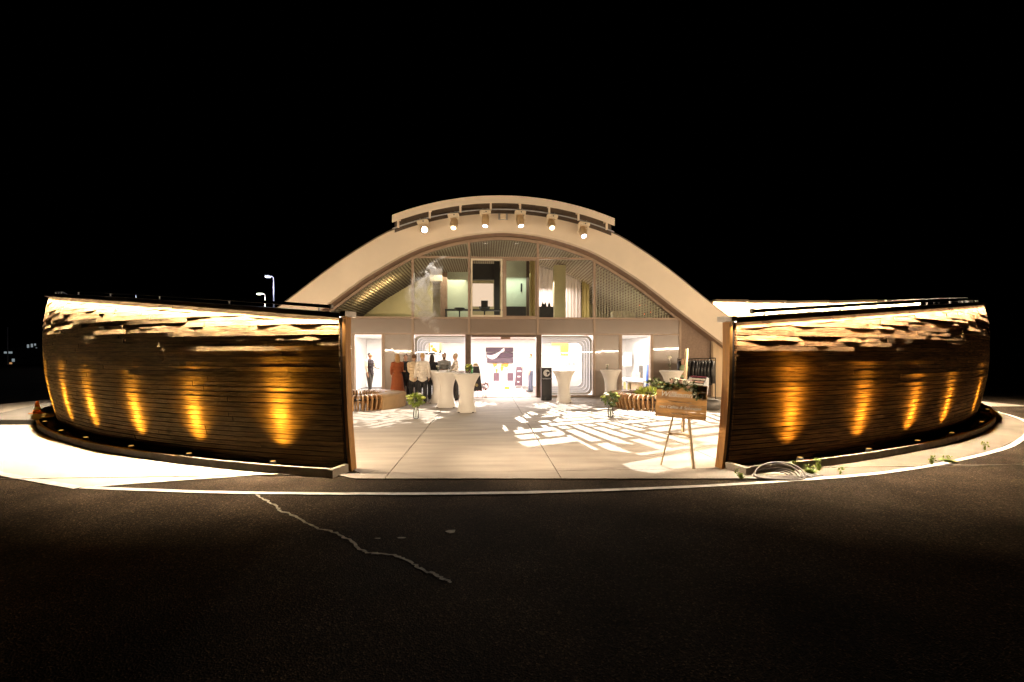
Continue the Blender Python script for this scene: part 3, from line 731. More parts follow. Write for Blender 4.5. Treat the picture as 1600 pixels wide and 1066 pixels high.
for i, (px, lab, k) in enumerate(heads):
    u, _ = L(px, 340, -1.22); zp = zc(u) - .47
    wx, wy, wz = loc(u, -1.22, zp)
    t = thing('moving_head_light', 'pale moving-head projector ' + lab, 'projector', (wx, wy, wz), TH, 'projectors hanging under the canopy')
    tl = R(-6 * u)
    t.rotation_euler = (0, -math.atan2(u, 10.9) * -.6, TH)
    for s in (-1, 1): MB().box(s*.08 - .02, s*.08 + .02, -.03, .03, -.06, .03).build('clamp', M['steel'], t)
    mb = MB(); mb.prism([(-.17, -.065), (.17, -.065), (.205, -.10), (.19, -.19), (-.19, -.19), (-.205, -.10)], -.16, .12); mb.build('base', M['headwhite'], t)
    MB().lathe([(.022, 0), (.022, .012)], 10, (0, 0, 0)).build('port', M['black'], t).matrix_local = Matrix.Translation((.03, -.165, -.125)) @ Matrix.Rotation(PI/2, 4, 'X')
    for s in (-1, 1):
        MB().prism([(-.06, -.18), (.08, -.18), (.05, -.42), (.0, -.47), (-.05, -.42)], s*.165 - .022, s*.165 + .022, 'x').build('yoke_arm', M['headwhite'], t)
    tx, ty = targets[i]
    tgt = Vector((tx, ty, 0)); piv = Vector((wx, wy, wz - .38))
    loc_dir = Matrix.Rotation(-TH, 3, 'Z') @ (tgt - piv).normalized()
    if k == 'x': loc_dir = Matrix.Rotation(-TH, 3, 'Z') @ (Vector((.2, 1.0, 1.2)) - piv).normalized()
    h = MB().lathe([(.10, -.17), (.135, -.12), (.14, .06), (.125, .16), (.108, .235)], 16).build('head_barrel', M['headtan'], t, True)
    h.location = (0, 0, -.38); h.rotation_euler = loc_dir.to_track_quat('Z', 'Y').to_euler()
    ln = MB().lathe([(.095, .23), (.094, .24), (.06, .262), (.001, .27)], 16).build('lens', M['lens_' + k], h, True)
    if k != 'x':
        sp = spot('beam', piv + (tgt - piv).normalized() * .36, tgt, P_GOBO * (1 if i in (4, 5) else .5), (1, .95, .92) if k == 'w' else (1, .92, .80), R([0, 28, 22, 22, 42, 28][i]), .02, .008)
        gobo(sp, i + 1, [0, 9, 9, 9, 8, 9][i])
    else:
        sp = spot('beam', piv + (Vector((.2, 1.0, 1.2)) - piv).normalized() * .36, (.2, 1.0, 1.2), 260, (1, .93, .85), R(174), .1, .05)
u, z = L(786, 339, -.85)
t = thing('sensor_box', 'small pale box light on the arch between the projectors', 'light', loc(u, -.802, z), TH)
MB().box(-.10, .10, -.14, -.05, -.09, .09).build('housing', M['headwhite'], t); MB().box(-.17, .17, -.05, -.001, -.10, .12).build('back_plate', M['steel'], t)

# ------------------------------------------------------------------ upper room
slats = MB()
for k in range(-64, 65):
    u = k * .105
    z = zin_(u) + .02
    if z < 3.2: continue
    sl = (zin_(u + .03) - zin_(u - .03)) / .06; a = math.atan(sl)
    Mx = Matrix.Translation((u, 0, z)) @ Matrix.Rotation(-a, 4, 'Y')
    slats.box(-.028, .028, .15, 7.4, -.03, .03, 0, Mx)
o = slats.build('ceiling_slats', M['slat'], bld); o['kind'] = 'stuff'
mb = MB(); mb.prism([(u, zin_(u) + .02) for u in ui if abs(u) < 7.1], 7.4, 7.5); mb.build('upper_rear_wall', M['upwall'], bld)
def ubox(name, m, px0, px1, py0, py1, v0, v1):
    a, zt = L(px0, py0, v0); b, zb = L(px1, py1, v0)
    return MB().box(a, b, v0, v1, max(zb, ZS - .058), zt).build(name, m, bld)
# tan partition at left, pale green wall, dark header, glowing plane for a lit room
uu = [-6.6 + (3.5)*k/10 for k in range(11)]
MB().prism([(-6.6, ZS - .058), (-3.1, ZS - .058)] + [(u, zin_(u) - .35) for u in reversed(uu)], 2.9, 2.98).build('partition', M['upwall'], bld)
ubox('partition_wall', M['upgreen'], 699, 731, 425, 500, 2.4, 2.5)
MB().box(*(lambda a, b: (a, b))(L(688, 0, 1.7)[0], L(698, 0, 1.7)[0]), 1.7, 2.1, ZS - .058, 5.2).build('column', M['soffit'], bld)
a, _ = L(672, 0, 1.2); b, _ = L(690, 0, 1.2)
MB().box(a, b, 1.2, 1.5, 4.75, 5.25).build('air_unit', M['wcream'], bld)
ubox('header_beam', M['dark'], 737, 776, 412, 437, 3.2, 3.5)
ubox('room_glow_plane', M['backroom'], 738, 771, 443, 479, 3.4, 3.45)  # added glowing plane in place of the lit room behind
ubox('opening_side', M['dark'], 772, 781, 404, 500, 3.1, 3.3)
ubox('sliding_panel', M['upgreen'], 786, 822, 408, 500, 1.6, 1.66)
a, z1 = L(813.5, 443, 1.58); b, z0 = L(816, 456, 1.58)
MB().box(a, b, 1.56, 1.598, z0, z1).build('panel_handle', M['black'], bld)
ubox('panel_frame', M['framedark'], 822.5, 827, 402, 500, 1.5, 1.6)
ubox('low_cabinet', M['dark'], 788, 822, 479, 500, .9, 1.3)
def curtain(name, m, px0, px1, py0, py1, v, fold=.05):
    a, zt = L(px0, py0, v); b, _ = L(px1, py1, v); n = max(12, int((b-a)/.04)); vs_ = []
    for k in range(n+1):
        u = a + (b-a)*k/n; dv = fold*math.sin(u*38) + .02*math.sin(u*91)
        vs_ += [(u, v + dv, ZS - .058), (u, v + dv, zt)]
    mb = MB(); mb.add(vs_, [(2*k, 2*k+2, 2*k+3, 2*k+1) for k in range(n)]); return mb.build(name, m, bld, True)
curtain('curtain', M['yellow'], 827.5, 838, 405, 500, .7)
curtain('curtain', M['curtain'], 842, 864, 405, 500, 4.6, .03); curtain('curtain', M['curtain'], 884, 908, 412, 500, 4.4, .03)
curtain('curtain', M['yellow'], 909, 921, 425, 500, 4.0, .04)
ubox('column', M['upwall'], 866, 884, 414, 500, 2.6, 3.0)
ubox('low_cabinet', M['dark'], 843, 865, 479, 500, 1.0, 1.5)
# blind of upright slats behind the right pane
for k in range(27):
    u = 3.72 + k * .112
    z = zin_(u) - .16
    if z < ZS + .1: continue
    MB().box(u - .014, u + .014, .14, .22, ZS - .03, z).build('blind_slat', M['blind'], bld)
for (u, v, sx, sy, k, c) in ((-2.6, 1.6, 2.0, 1.6, 1.0, (1, .92, .66)), (.3, 1.0, 1.6, .8, .5, (.9, 1, .8)), (2.3, 3.4, 1.8, 1.6, 1.8, (1, .86, .78)), (4.6, 2.2, 1.2, 1.5, .5, (1, .92, .55)), (-.3, 5.4, 2.4, 1.2, .6, (1, .9, .75))):
    area('upper_light', (u, v, min(5.0, zin_(u) - .5)), sx, sy, P_UPPER * k, c, (0 if k < 9 else PI, 0, 0), parent=bld)
# a trough lamp that washes the slats at left
area('trough_lamp', (-4.9, 1.5, 4.0), 1.6, .05, 16, (1, .78, .38), (PI, R(-34), 0), R(110), bld)

def stool(px, label, v=.75):
    u, _ = L(px, 490, v); x, y, _ = loc(u, v)
    t = thing('bar_stool', label, 'stool', (x, y, ZS - .058), TH, 'stools in the upper room')
    MB().lathe([(.16, 0), (.15, .02), (.025, .04), (.025, .40)], 12).build('pedestal', M['dark'], t, True)
    MB().lathe([(.10, .40), (.20, .45), (.22, .50), (.20, .53), (.01, .54)], 14).build('seat', M['dark'], t, True)
stool(718, 'black swivel stool by the pale green wall upstairs'); stool(757, 'black swivel stool in front of the lit room opening upstairs')
u, _ = L(757, 480, .9); x, y, _ = loc(u, 1.0)
t = thing('office_chair', 'black chair with square back in front of the lit room opening', 'chair', (x, y, ZS - .058), TH)
MB().box(-.14, .14, -.03, .03, .60, .86).build('backrest', M['dark'], t); MB().box(-.22, .22, -.2, .25, .54, .60).build('seat', M['dark'], t); MB().tube([(0, 0, 0), (0, 0, .56)], .03).build('pedestal', M['dark'], t)
u, _ = L(714, 478, 1.6); x, y, _ = loc(u, 1.6)
t = thing('long_desk', 'dark narrow desk along the upstairs window', 'desk', (x, y, ZS - .058), TH)
MB().box(-.5, 2.1, -.2, .2, .50, .55).build('desk_top', M['dark'], t)
for q in (-.45, 2.0): MB().box(q - .02, q + .02, -.18, .18, 0, .498).build('leg', M['dark'], t)
for k, px in enumerate((852, 858, 848)):
    u, _ = L(px, 476, 1.2); x, y, _ = loc(u, 1.2); zt = L(843, 479, 1.0)[1]
    tag(MB().lathe([(.04, 0), (.06, .03), (.05, .12), (.02, .16), (.025, .2)], 10, (x, y, zt)).build('bottle', M['dark'], None, True), ['small dark bottle standing left on the dark cabinet upstairs', 'small dark bottle in the middle of the cabinet upstairs', 'small dark bottle at the end of the cabinet upstairs'][k], 'bottle', 'bottles on the upstairs cabinet')
u, _ = L(972, 490, 1.2); x, y, _ = loc(u, 1.2)
t = thing('armchair', 'pale armchair behind the upright blind upstairs', 'armchair', (x, y, ZS - .058), TH)
MB().prism(rounded(-.42, .42, .0, .5, .12), .1, .3).build('backrest', M['blind'], t); MB().box(-.4, .4, -.35, .1, 0, .26).build('seat', M['blind'], t)
for s in (-1, 1): MB().box(s*.42 - .06, s*.42 + .06, -.35, .1, 0, .36).build('armrest', M['blind'], t)
t = thing('string_light', 'short string of tiny red lights behind the blind', 'lights', (0, 0, 0))
pp = [(1000, 477), (1005, 479), (1009, 477), (1014, 480), (1017, 488), (1007, 491)]
pts = []
for px, py in pp:
    u, z = L(px, py, .9); pts.append(Vector(loc(u, .9, z)))
    MB().ell(pts[-1], (.018,)*3, 6, 4).build('bulb', glow('bulb', (1, .18, .03), 3) if 'bulb' not in bpy.data.materials else bpy.data.materials['bulb'], t)
MB().tube(pts, .004, 5).build('cable', M['dark'], t)

# ------------------------------------------------------------------ things in the ground floor rooms
def lbox(mb, px0, px1, py0, py1, v0, v1, mi=0):
    a, zt = L(px0, py0, v0); b, zb = L(px1, py1, v0); return mb.box(a, b, v0, v1, max(.013, zb), zt, mi)
def lthing(name, label, cat, group=None): return thing(name, label, cat, (BX, BY, 0), TH, group)
M['plum'] = mat('plum_board', (.030, .008, .022), .5); M['plumlight'] = mat('plum_board_pale', (.075, .045, .06), .5); M['map'] = mat('orange_map', (.62, .26, .04), .6)
t = lthing('wall_sign', 'dark plum wall sign with a white wave in the entrance hall', 'sign')
V = 6.45
lbox(MB(), 759, 802, 543, 550, V, V+.08).build('board', M['plum'], t); lbox(MB(), 760, 802, 551, 559, V, V+.08).build('board', M['plum'], t); lbox(MB(), 761, 802, 559.6, 567, V, V+.08).build('board', M['plumlight'], t)
pts = []
for k in range(15):
    s = k/14; px = 761 + 27*s; py = 554 + 5.2*math.sin(s*PI*1.25 + .35) - 3.2*s; pts.append((px, py))
cv = []; fsx = []
for k, (px, py) in enumerate(pts):
    wd = 1.2 + 2.0*math.sin(PI*min(1, k/11)) + (1.1 if k > 11 else 0)
    a, z1 = L(px, py - wd, V); _, z0 = L(px, py + wd, V); cv += [(a, V - .02, z0), (a, V - .02, z1)]
mb = MB(); mb.add(cv, [(2*k, 2*k+2, 2*k+3, 2*k+1) for k in range(14)]); mb.build('wave_emblem', M['white'], t)
t = lthing('world_map', 'orange world map on the white wall under the wave sign', 'map')
conts = [[(770, 568), (776, 568), (777, 571), (773, 573), (774, 576), (771, 573)], [(774, 576), (778, 577), (777, 582), (775, 584)], [(782, 570), (786, 568), (788, 571), (784, 573)], [(782, 573), (787, 573), (786, 578), (784, 581), (782, 577)], [(787, 568), (794, 568), (795, 571), (792, 574), (788, 573)], [(792, 577), (795, 577), (794, 580)]]
for c in conts:
    poly = [L(px, py, 6.55) for px, py in c]; MB().prism(poly, 6.55, 6.59).build('continent', M['map'], t)
t = lthing('reception_counter', 'white reception counter with glass cases in the entrance hall', 'counter')
lbox(MB(), 759, 803, 596, 613, 5.0, 5.6).build('counter_body', M['white'], t)
for k in range(4): lbox(MB(), 760 + k*11, 769 + k*11, 583, 595.8, 5.1, 5.5).build('glass_case', M['plumlight'] if k % 2 else M['vaseglass'], t)
t = lthing('orange_box', 'small bright orange box on the entrance hall floor', 'box')
lbox(MB(), 788.5, 796, 605.5, 613, 4.2, 4.45).build('box_body', M['orange'], t); lbox(MB(), 788.3, 796.2, 604.7, 605.4, 4.19, 4.46).build('lid', M['orange'], t)
t = lthing('chalkboard', 'plum display board leaning in the entrance hall beside the counter', 'board')
a, zt = L(806, 573, 4.4); b, zb = L(817, 603, 4.4)
MB().prism([(a-.06, zb), (b-.02, zb), (b, zt), (a+.02, zt)], 4.4, 4.43).build('board', M['plumlight'], t)
for k in range(3):
    q = zt - .25 - k*.26; MB().box(a + .08, b - .08 - .05*k, 4.385, 4.398, q, q + .05).build('chalk_mark', M['white'], t)
MB().bar((a-.03, 4.42, .013), (a, 4.5, zb + .2), .03, .03).bar((b-.05, 4.42, .013), (b-.05, 4.5, zb + .2), .03, .03).build('stand', M['steel'], t)
mb = MB(); mb.box(-1.15, 1.1, .25, 4.9, .014, .022); o = mb.build('carpet', M['pink'], None); o.location = (BX, BY, 0); o.rotation_euler = (0, 0, TH); tag(o, 'pink carpet running into the entrance hall', 'carpet')
# left window room: picture, shelf, counter
t = lthing('picture', 'framed picture with red flowers behind the left window', 'picture')
lbox(MB(), 670, 690, 534, 553, 4.0, 4.05).build('frame', M['yellow'], t); lbox(MB(), 672, 686, 536, 551, 3.97, 3.995).build('print', M['wcream'], t)
for px, py, r in ((675, 541, 2.2), (678, 546, 3), (681, 549, 2.2)):
    u, z = L(px, py, 3.95); MB().ell((u, 3.96, z), (r*.03, .012, r*.03)).build('painted_flower', M['orange'], t)
t = lthing('wall_shelf', 'dark wall shelf under the picture behind the left window', 'shelf')
lbox(MB(), 662, 690, 550.5, 554, 3.6, 3.9).build('board', M['dark'], t)
for px in (664, 688): lbox(MB(), px - .7, px + .7, 547, 550.4, 3.7, 3.8).build('bookend', M['dark'], t)
t = lthing('bar_counter', 'white bar counter behind the left window', 'counter')
lbox(MB(), 652, 727, 580, 616, 1.2, 1.8).build('counter_body', M['white'], t); lbox(MB(), 651, 728, 578, 580, 1.15, 1.85).build('counter_top', M['white'], t)
t = lthing('wall_shelf', 'orange angled wall shelf behind the right window', 'shelf')
lbox(MB(), 862, 888, 534, 540, 3.4, 3.5).build('top_panel', M['map'], t); lbox(MB(), 876, 888, 540.3, 556, 3.4, 3.5).build('side_panel', M['map'], t)
t = lthing('white_sideboard', 'long white sideboard behind the right window', 'sideboard')
lbox(MB(), 845, 925, 557, 566, 2.2, 2.6).build('upper_shelf', M['white'], t); lbox(MB(), 862, 920, 590, 616, 2.0, 2.6).build('cabinet', M['white'], t)
for k, px in enumerate((888, 898, 912)): lbox(MB(), px - 3, px + 3, 566.4, 571, 2.15, 2.19).build('note', M['steel'], t)
# right door room
t = lthing('work_table', 'pale table with cardboard boxes in the right doorway', 'table')
lbox(MB(), 978, 1008, 592, 595, 3.0, 3.8).build('table_top', M['white'], t)
for px in (979, 1006): lbox(MB(), px, px + 1.2, 595, 611, 3.05, 3.15).build('leg', M['steel'], t)
for i, (a, b, c, d, lab) in enumerate(((978, 984, 598, 609, 'yellow carton under the table in the right doorway'), (986, 1006, 598, 611, 'wide tan carton under the table in the right doorway'), (992, 1000, 582, 591.5, 'small tan carton on the table in the right doorway'))):
    q = lthing('carton', lab, 'carton'); lbox(MB(), a, b, c, d, 3.2, 3.6).build('carton_body', M['yellow'] if i == 0 else M['easel'], q); lbox(MB(), (a+b)/2 - .7, (a+b)/2 + .7, c + .3, c + 3, 3.185, 3.198).build('tape', M['wcream'], q)
q = lthing('fabric_roll', 'upright blue roll leaning in the right doorway', 'roll')
u, z1 = L(1012, 570, 1.6); M['blue'] = mat('blue_fabric', (.05, .11, .38), .6)
MB().tube([(u, 1.6, .013), (u, 1.6, z1)], .085, 14).build('roll_body', M['blue'], q, True); MB().tube([(u, 1.6, z1 - .01), (u, 1.6, z1 + .015)], .03, 10).build('core', M['easel'], q)
q = lthing('grey_cabinet', 'grey metal cabinet in the right doorway', 'cabinet')
lbox(MB(), 1002, 1011, 571, 592, 3.9, 4.3).build('cabinet_body', M['lampgrey'], q); lbox(MB(), 1003, 1010, 572, 591, 3.88, 3.898).build('door', M['lampgrey'], q)
q = lthing('poster', 'white poster with rows of grey print in the right doorway', 'poster')
lbox(MB(), 989, 1001, 553, 572, 6.50, 6.53).build('sheet', M['white'], q)
for k in range(5):
    lbox(MB(), 990, 1000, 555 + k*3.3, 556.2 + k*3.3, 6.48, 6.498).build('print_row', M['steel'], q)
q = lthing('extractor_hood', 'white cupboard with grey top at the left of the right doorway', 'cupboard')
lbox(MB(), 975, 987, 556, 572, 5.0, 5.5).build('cupboard_body', M['white'], q); lbox(MB(), 975, 987, 551, 555.8, 4.98, 5.52).build('top', M['steel'], q)

# ------------------------------------------------------------------ lit inner wall behind the right wing
M['lining_b'] = mat('timber_lining', (.66, .50, .32), .7, 0, .25, 1.4, stretch=(1, 1, .2))
t = thing('courtyard_wall', 'brightly lit pale wall rising behind the right wing', 'wall')
cw = [(7.95, 18.0), (9.3, 18.15), (10.8, 18.1), (12.3, 17.8), (13.8, 17.3), (15.0, 16.7)]
for k in range(len(cw) - 1):
    a, b = Vector(cw[k] + (0,)), Vector(cw[k+1] + (0,)); dr = (b - a).normalized(); n = Vector((dr.y, -dr.x, 0))
    zt = 3.80 - .03*k
    mb = MB(); q = .006
    for s0, s1, z0, z1, o0, o1 in ((q, (b-a).length - q, 0, zt - .02*0, 0, .15),):
        p = [a + dr*s0 + n*0, a + dr*s1 + n*0, a + dr*s1 - n*.15, a + dr*s0 - n*.15]
        mb.add([v + Vector((0, 0, z0)) for v in p] + [v + Vector((0, 0, z1)) for v in p], [(0,3,2,1),(4,5,6,7),(0,1,5,4),(1,2,6,5),(2,3,7,6),(3,0,4,7)])
    mb.build('wall_panel', M['lining_b'], t)
    p = [a + n*.22, b + n*.22, b - n*.2, a - n*.2]; mb = MB()
    mb.add([v + Vector((0, 0, zt + .003)) for v in p] + [v + Vector((0, 0, zt + .06)) for v in p], [(0,3,2,1),(4,5,6,7),(0,1,5,4),(1,2,6,5),(2,3,7,6),(3,0,4,7)])
    mb.build('coping', M['coping'], t)
    mid = (a + b)/2 + n*.17
    area('wall_led_run', (mid.x, mid.y, zt - .01), (b-a).length, .02, 110 * (b-a).length, WARMW, (0, 0, math.atan2(dr.y, dr.x)), None, t)

# ------------------------------------------------------------------ ring benches
def ring_bench(label, c, solid, nfin=64, r0=.82, r1=1.45, open_=None):
    t = thing('ring_bench', label, 'bench', (c[0], c[1], .016), 0, 'round slatted benches')
    prof_ = [(r0, .0), (r0 - .02, .22), (r0 + .03, .40), (r0 + .12, .445), (r1 - .12, .45), (r1 - .02, .42), (r1 + .03, .34), (r1 - .04, .16), (r1 - .10, 0)]
    inn = [(r0 + .09, .0), (r0 + .07, .22), (r0 + .11, .33), (r1 - .16, .36), (r1 - .09, .30), (r1 - .13, .16), (r1 - .19, 0)]
    mb = MB(); w_ = .02
    poly = prof_ + list(reversed(inn))
    # section as a strip of quads so it stays cheap
    vs_ = []; n = 9; ii = [0, 1, 1, 2, 3, 4, 4, 5, 6]
    for y in (-w_, w_):
        vs_ += [(p[0], y, p[1]) for p in prof_] + [(inn[i][0], y, inn[i][1]) for i in ii]
    fs = []
    for k in range(n-1):
        fs += [(k, k+1, n+k+1, n+k), (2*n+k, 3*n+k, 3*n+k+1, 2*n+k+1), (k, 2*n+k, 2*n+k+1, k+1), (n+k, n+k+1, 3*n+k+1, 3*n+k)]
    fs += [(0, n, 3*n, 2*n), (n-1, 3*n-1, 4*n-1, 2*n-1)]
    mb.add(vs_, fs); me = None
    for k in range(nfin):
        a = 360.0 * k / nfin
        if solid and (solid[0] <= a <= solid[1] or solid[0] <= a - 360 <= solid[1]): continue
        if me is None:
            o = mb.build('slat', M['benchwood'], t); me = o.data
        else: o = put('slat', me, t)
        o.rotation_euler = (0, 0, R(a))
    for rr, zz in ((r0 + .18, .30), (r1 - .22, .30)):
        MB().tube([(rr*math.cos(2*PI*k/40), rr*math.sin(2*PI*k/40), zz) for k in range(40)], .02, 6, closed=True).build('support_ring', M['darkmetal'], t)
    if solid:
        mb = MB(); N = 14; vs_ = []; sec = [(r0, 0), (r0, .42), (r0 + .05, .46), (r1 - .03, .46), (r1 + .03, .40), (r1 + .02, 0)]
        for k in range(N+1):
            a = R(solid[0] - 2 + (solid[1] - solid[0] + 4)*k/N); vs_ += [(r*math.cos(a), r*math.sin(a), z) for r, z in sec]
        m_ = len(sec)
        fs = [(k*m_+i, k*m_+(i+1) % m_, (k+1)*m_+(i+1) % m_, (k+1)*m_+i) for k in range(N) for i in range(m_)] + [tuple(range(m_)), tuple(N*m_ + i for i in reversed(range(m_)))]
        mb.add(vs_, fs); mb.build('upholstered_block', M['upholst'], t)
    return t
ring_bench('round slatted timber bench with a tan block, beside the left wing post', (-4.95, 14.75), (-42, 18))
rb = ring_bench('round slatted timber bench behind the welcome sign', (4.55, 14.75), None)

def leaves(mb, c, rad, n, s, rnd, mi=0, up=.3):
    c = Vector(c)
    for _ in range(n):
        d = Vector((rnd.gauss(0, 1), rnd.gauss(0, 1), rnd.gauss(0, 1) + up)).normalized(); p = c + Vector((d.x*rad[0], d.y*rad[1], d.z*rad[2])) * rnd.uniform(.45, 1)
        a = Vector((rnd.gauss(0, 1), rnd.gauss(0, 1), rnd.gauss(0, 1))).normalized(); b = d.cross(a).normalized(); a = d
        l = s * rnd.uniform(.7, 1.3); w_ = l * .36
        mb.add([p - a*l*.2, p + a*l*.4 + b*w_, p + a*l, p + a*l*.4 - b*w_], [(0, 1, 2, 3)], mi)
rnd = random.Random(21)
t = thing('shrub', 'yellow-green plants in the middle of the right round bench', 'plant', (4.55, 14.75, .016))
mb = MB(); mb.lathe([(.5, 0), (.55, .3), (.5, .32)], 18); mb.build('pot', M['dark'], t, True)
mb = MB(); leaves(mb, (-.05, 0, .42), (.5, .5, .17), 420, .11, rnd); mb.build('foliage', M['petaly'], t)['kind'] = 'stuff'

# ------------------------------------------------------------------ bar tables in stretch covers
def bar_table(px, d, label, ht=1.12, rt=.40, rw=.205, rb=.30, tall=True):
    x = (px - 800)*d/F
    t = thing('bar_table', label, 'table', (x, d, .016), 0, 'bar tables in white stretch covers')
    pr = []
    for k in range(19):
        q = k/18; z = q*(ht - .02)
        e = abs(q - .47)/.53; r = rw + ((rt if q > .47 else rb) - rw) * min(1, e)**2.1
        pr.append((r, z + .004))
    n = 24; mb = MB()
    base = [( [max(r, 0)*(1 + .035*math.cos(4*a)*(1 if 0 else (abs(k-8)/10)**2)) for a in [2*PI*j/n for j in range(n)]], z) for k, (r, z) in enumerate(pr)]
    vs_ = []
    for rs, z in base: vs_ += [(rs[j]*math.cos(2*PI*j/n), rs[j]*math.sin(2*PI*j/n), z) for j in range(n)]
    fs = [(i*n+j, i*n+(j+1) % n, (i+1)*n+(j+1) % n, (i+1)*n+j) for i in range(len(base)-1) for j in range(n)]
    mb.add(vs_, fs); mb.build('stretch_cover', M['cloth'], t, True)
    MB().lathe([(rt*.985, ht - .022), (rt*1.0, ht - .008), (rt*.98, ht)], 24).build('table_top', M['cloth'], t)
    for a in range(4):
        q = R(45 + 90*a); MB().tube([(rb*.97*math.cos(q), rb*.97*math.sin(q), .0), (rb*.97*math.cos(q), rb*.97*math.sin(q), .02)], .03, 8).build('foot', M['darkmetal'], t)
    return Vector((x, d, .016 + ht))
tA = bar_table(686, 15.9, 'white-covered bar table at the back left, half hidden by another', rt=.43, rb=.38)
tB = bar_table(698, 14.5, 'white-covered bar table between the back left one and the nearest one', rb=.38)
tC = bar_table(729, 13.25, 'white-covered bar table nearest, left of the entrance, with green flowers')
tD = bar_table(881, 15.9, 'white-covered bar table right of the entrance beside the black column', rb=.30)
tE = bar_table(954, 16.6, 'white-covered bar table in front of the right doorway panel', rb=.34, rt=.38)
tF = bar_table(1049, 15.6, 'white-covered bar table behind the welcome sign', rt=.40)

def bouquet(name, label, p, vh, vr, br, mats, n, flowers, rnd, cat='flowers', group=None, stem=True):
    t = thing(name, label, cat, p, 0, group)
    MB().lathe([(vr*.8, 0), (vr*.9, .01), (vr, vh*.3), (vr*.75, vh*.7), (vr*.95, vh)], 14).build('vase', M['vaseglass'], t, True)
    mb = MB()
    for k in range(7):
        a = rnd.uniform(0, 2*PI); q = rnd.uniform(.2, .8)*br
        mb.tube([(vr*.3*math.cos(a), vr*.3*math.sin(a), .02), (0, 0, vh*.8), (q*math.cos(a), q*math.sin(a), vh + br*.7)], .004, 4)
    mb.build('stems', M['leaf'], t)['kind'] = 'stuff'
    mb = MB(); leaves(mb, (0, 0, vh + br*.5), (br*.85, br*.85, br*.7), n*2, br*.27, rnd)
    mb.build('foliage', mats[0], t)['kind'] = 'stuff'
    for k in range(flowers):
        a = rnd.uniform(0, 2*PI); q = rnd.uniform(.35, .95)*br; c = (q*math.cos(a), q*math.sin(a), vh + br*(1.15 - .5*(q/br)**2 + rnd.uniform(-.1, .1)))
        f = MB(); s = br*rnd.uniform(.2, .3)
        for j in range(6):
            aa = j*PI/3; f.ell((c[0] + s*.55*math.cos(aa), c[1] + s*.55*math.sin(aa), c[2]), (s*.55, s*.55, s*.45), 6, 4)
        f.ell((c[0], c[1], c[2] + s*.25), (s*.5, s*.5, s*.4), 6, 4); f.build('flower', mats[1 + k % (len(mats)-1)], t, True)
    return t
rnd = random.Random(33)
x, y = G(650, 654, .016); bouquet('flower_vase', 'glass floor vase of green and cream flowers left of the forecourt', (x, y, .016), .36, .075, .24, (M['weed'], M['petalw'], M['petaly']), 150, 12, rnd)
x, y = G(954, 652, .016); bouquet('flower_vase', 'glass floor vase of white flowers in front of the right bench', (x, y, .016), .36, .08, .24, (M['leaf'], M['petalw'], M['petaly']), 150, 10, rnd)
bouquet('table_flowers', 'lime green flowers in a glass on the nearest bar table', tC + Vector((.05, 0, 0)), .10, .05, .14, (M['weed'], M['petaly'], M['petaly']), 60, 6, rnd)
bouquet('table_flowers', 'tall white rose in a small vase on the bar table behind the sign', tF + Vector((-.05, 0, 0)), .16, .03, .07, (M['leaf'], M['petalw']), 14, 1, rnd)
o = MB(); o.tube([(0, 0, .1), (.01, 0, .3), (-.02, 0, .44)], .006, 5)
for j in range(7): o.ell((-.02 + .04*math.cos(j), .04*math.sin(j), .46 + .01*(j % 2)), (.045, .045, .05), 7, 5)
rr = [q for q in bpy.data.objects if q.get('label', '').startswith('tall white rose')][0]; o.build('rose', M['petalw'], rr, True)
bouquet('table_flowers', 'small white flower in a vase on the bar table before the right doorway panel', tE + Vector((-.12, 0, 0)), .12, .035, .08, (M['petalw'], M['petalw']), 12, 3, rnd)
bouquet('table_flowers', 'small white orchid on the half hidden left bar table', tB + Vector((-.3, .1, 0)), .10, .03, .08, (M['petalw'], M['petalw']), 10, 4, rnd)
t = thing('bottle', 'green glass bottle on the nearest bar table', 'bottle', tC + Vector((.15, .05, 0)))
M['green'] = mat('green_glass', (.10, .36, .16), .2, coat=.5)
MB().lathe([(.036, 0), (.038, .15), (.015, .2), (.014, .255)], 12).build('bottle_body', M['green'], t, True); MB().lathe([(.016, .256), (.016, .28)], 10).build('cap', M['white'], t)
for k, dx in enumerate((-.16, -.06)):
    t = thing('drinking_glass', ['drinking glass at the left on the middle bar table', 'drinking glass at the right on the middle bar table'][k], 'glass', tB + Vector((dx + .2, -.12, 0)))
    MB().lathe([(.03, 0), (.035, .12)], 12).build('tumbler', M['vaseglass'], t, True); MB().lathe([(.028, .004), (.031, .06)], 12).build('drink', M['petalw'], t, True)

# ------------------------------------------------------------------ easel with the welcome board
E0 = Vector((2.44, 6.72, .016))
t = thing('easel', 'pale pine easel standing inside the right post', 'easel', E0, R(-33))
top = Vector((.10, .16, 1.72))
MB().bar((-.23, -.03, 0), (.02, .06, 1.12), .035, .022).build('leg', M['easel'], t); MB().bar((.235, -.03, 0), (.115, .06, 1.12), .035, .022).build('leg', M['easel'], t)
MB().bar((.11, .50, 0), (.085, .17, 1.20), .03, .022).build('rear_leg', M['easel'], t)
MB().bar((.06, .085, .50), (.105, .14, 1.74), .045, .022).build('mast', M['easel'], t)
MB().bar((-.13, .03, .47), (.18, .03, .47), .03, .03).build('crossbar', M['easel'], t); MB().bar((.12, .05, .46), (.11, .42, .36), .02, .02).build('brace', M['easel'], t)
sb = thing('welcome_board', 'flamed pine welcome board with white lettering on the easel', 'sign', E0 + Vector((.01, -.07, .72)), R(-33))
SBM = Matrix.Rotation(R(-7), 4, 'X') @ Matrix.Rotation(R(1.5), 4, 'Y')
inner = []
for k in range(5):
    z0 = k*.099
    o = MB().box(-.355, .355, 0, .028, z0 + .0015, z0 + .0975).build('plank', M['sign'], sb); o.matrix_local = SBM
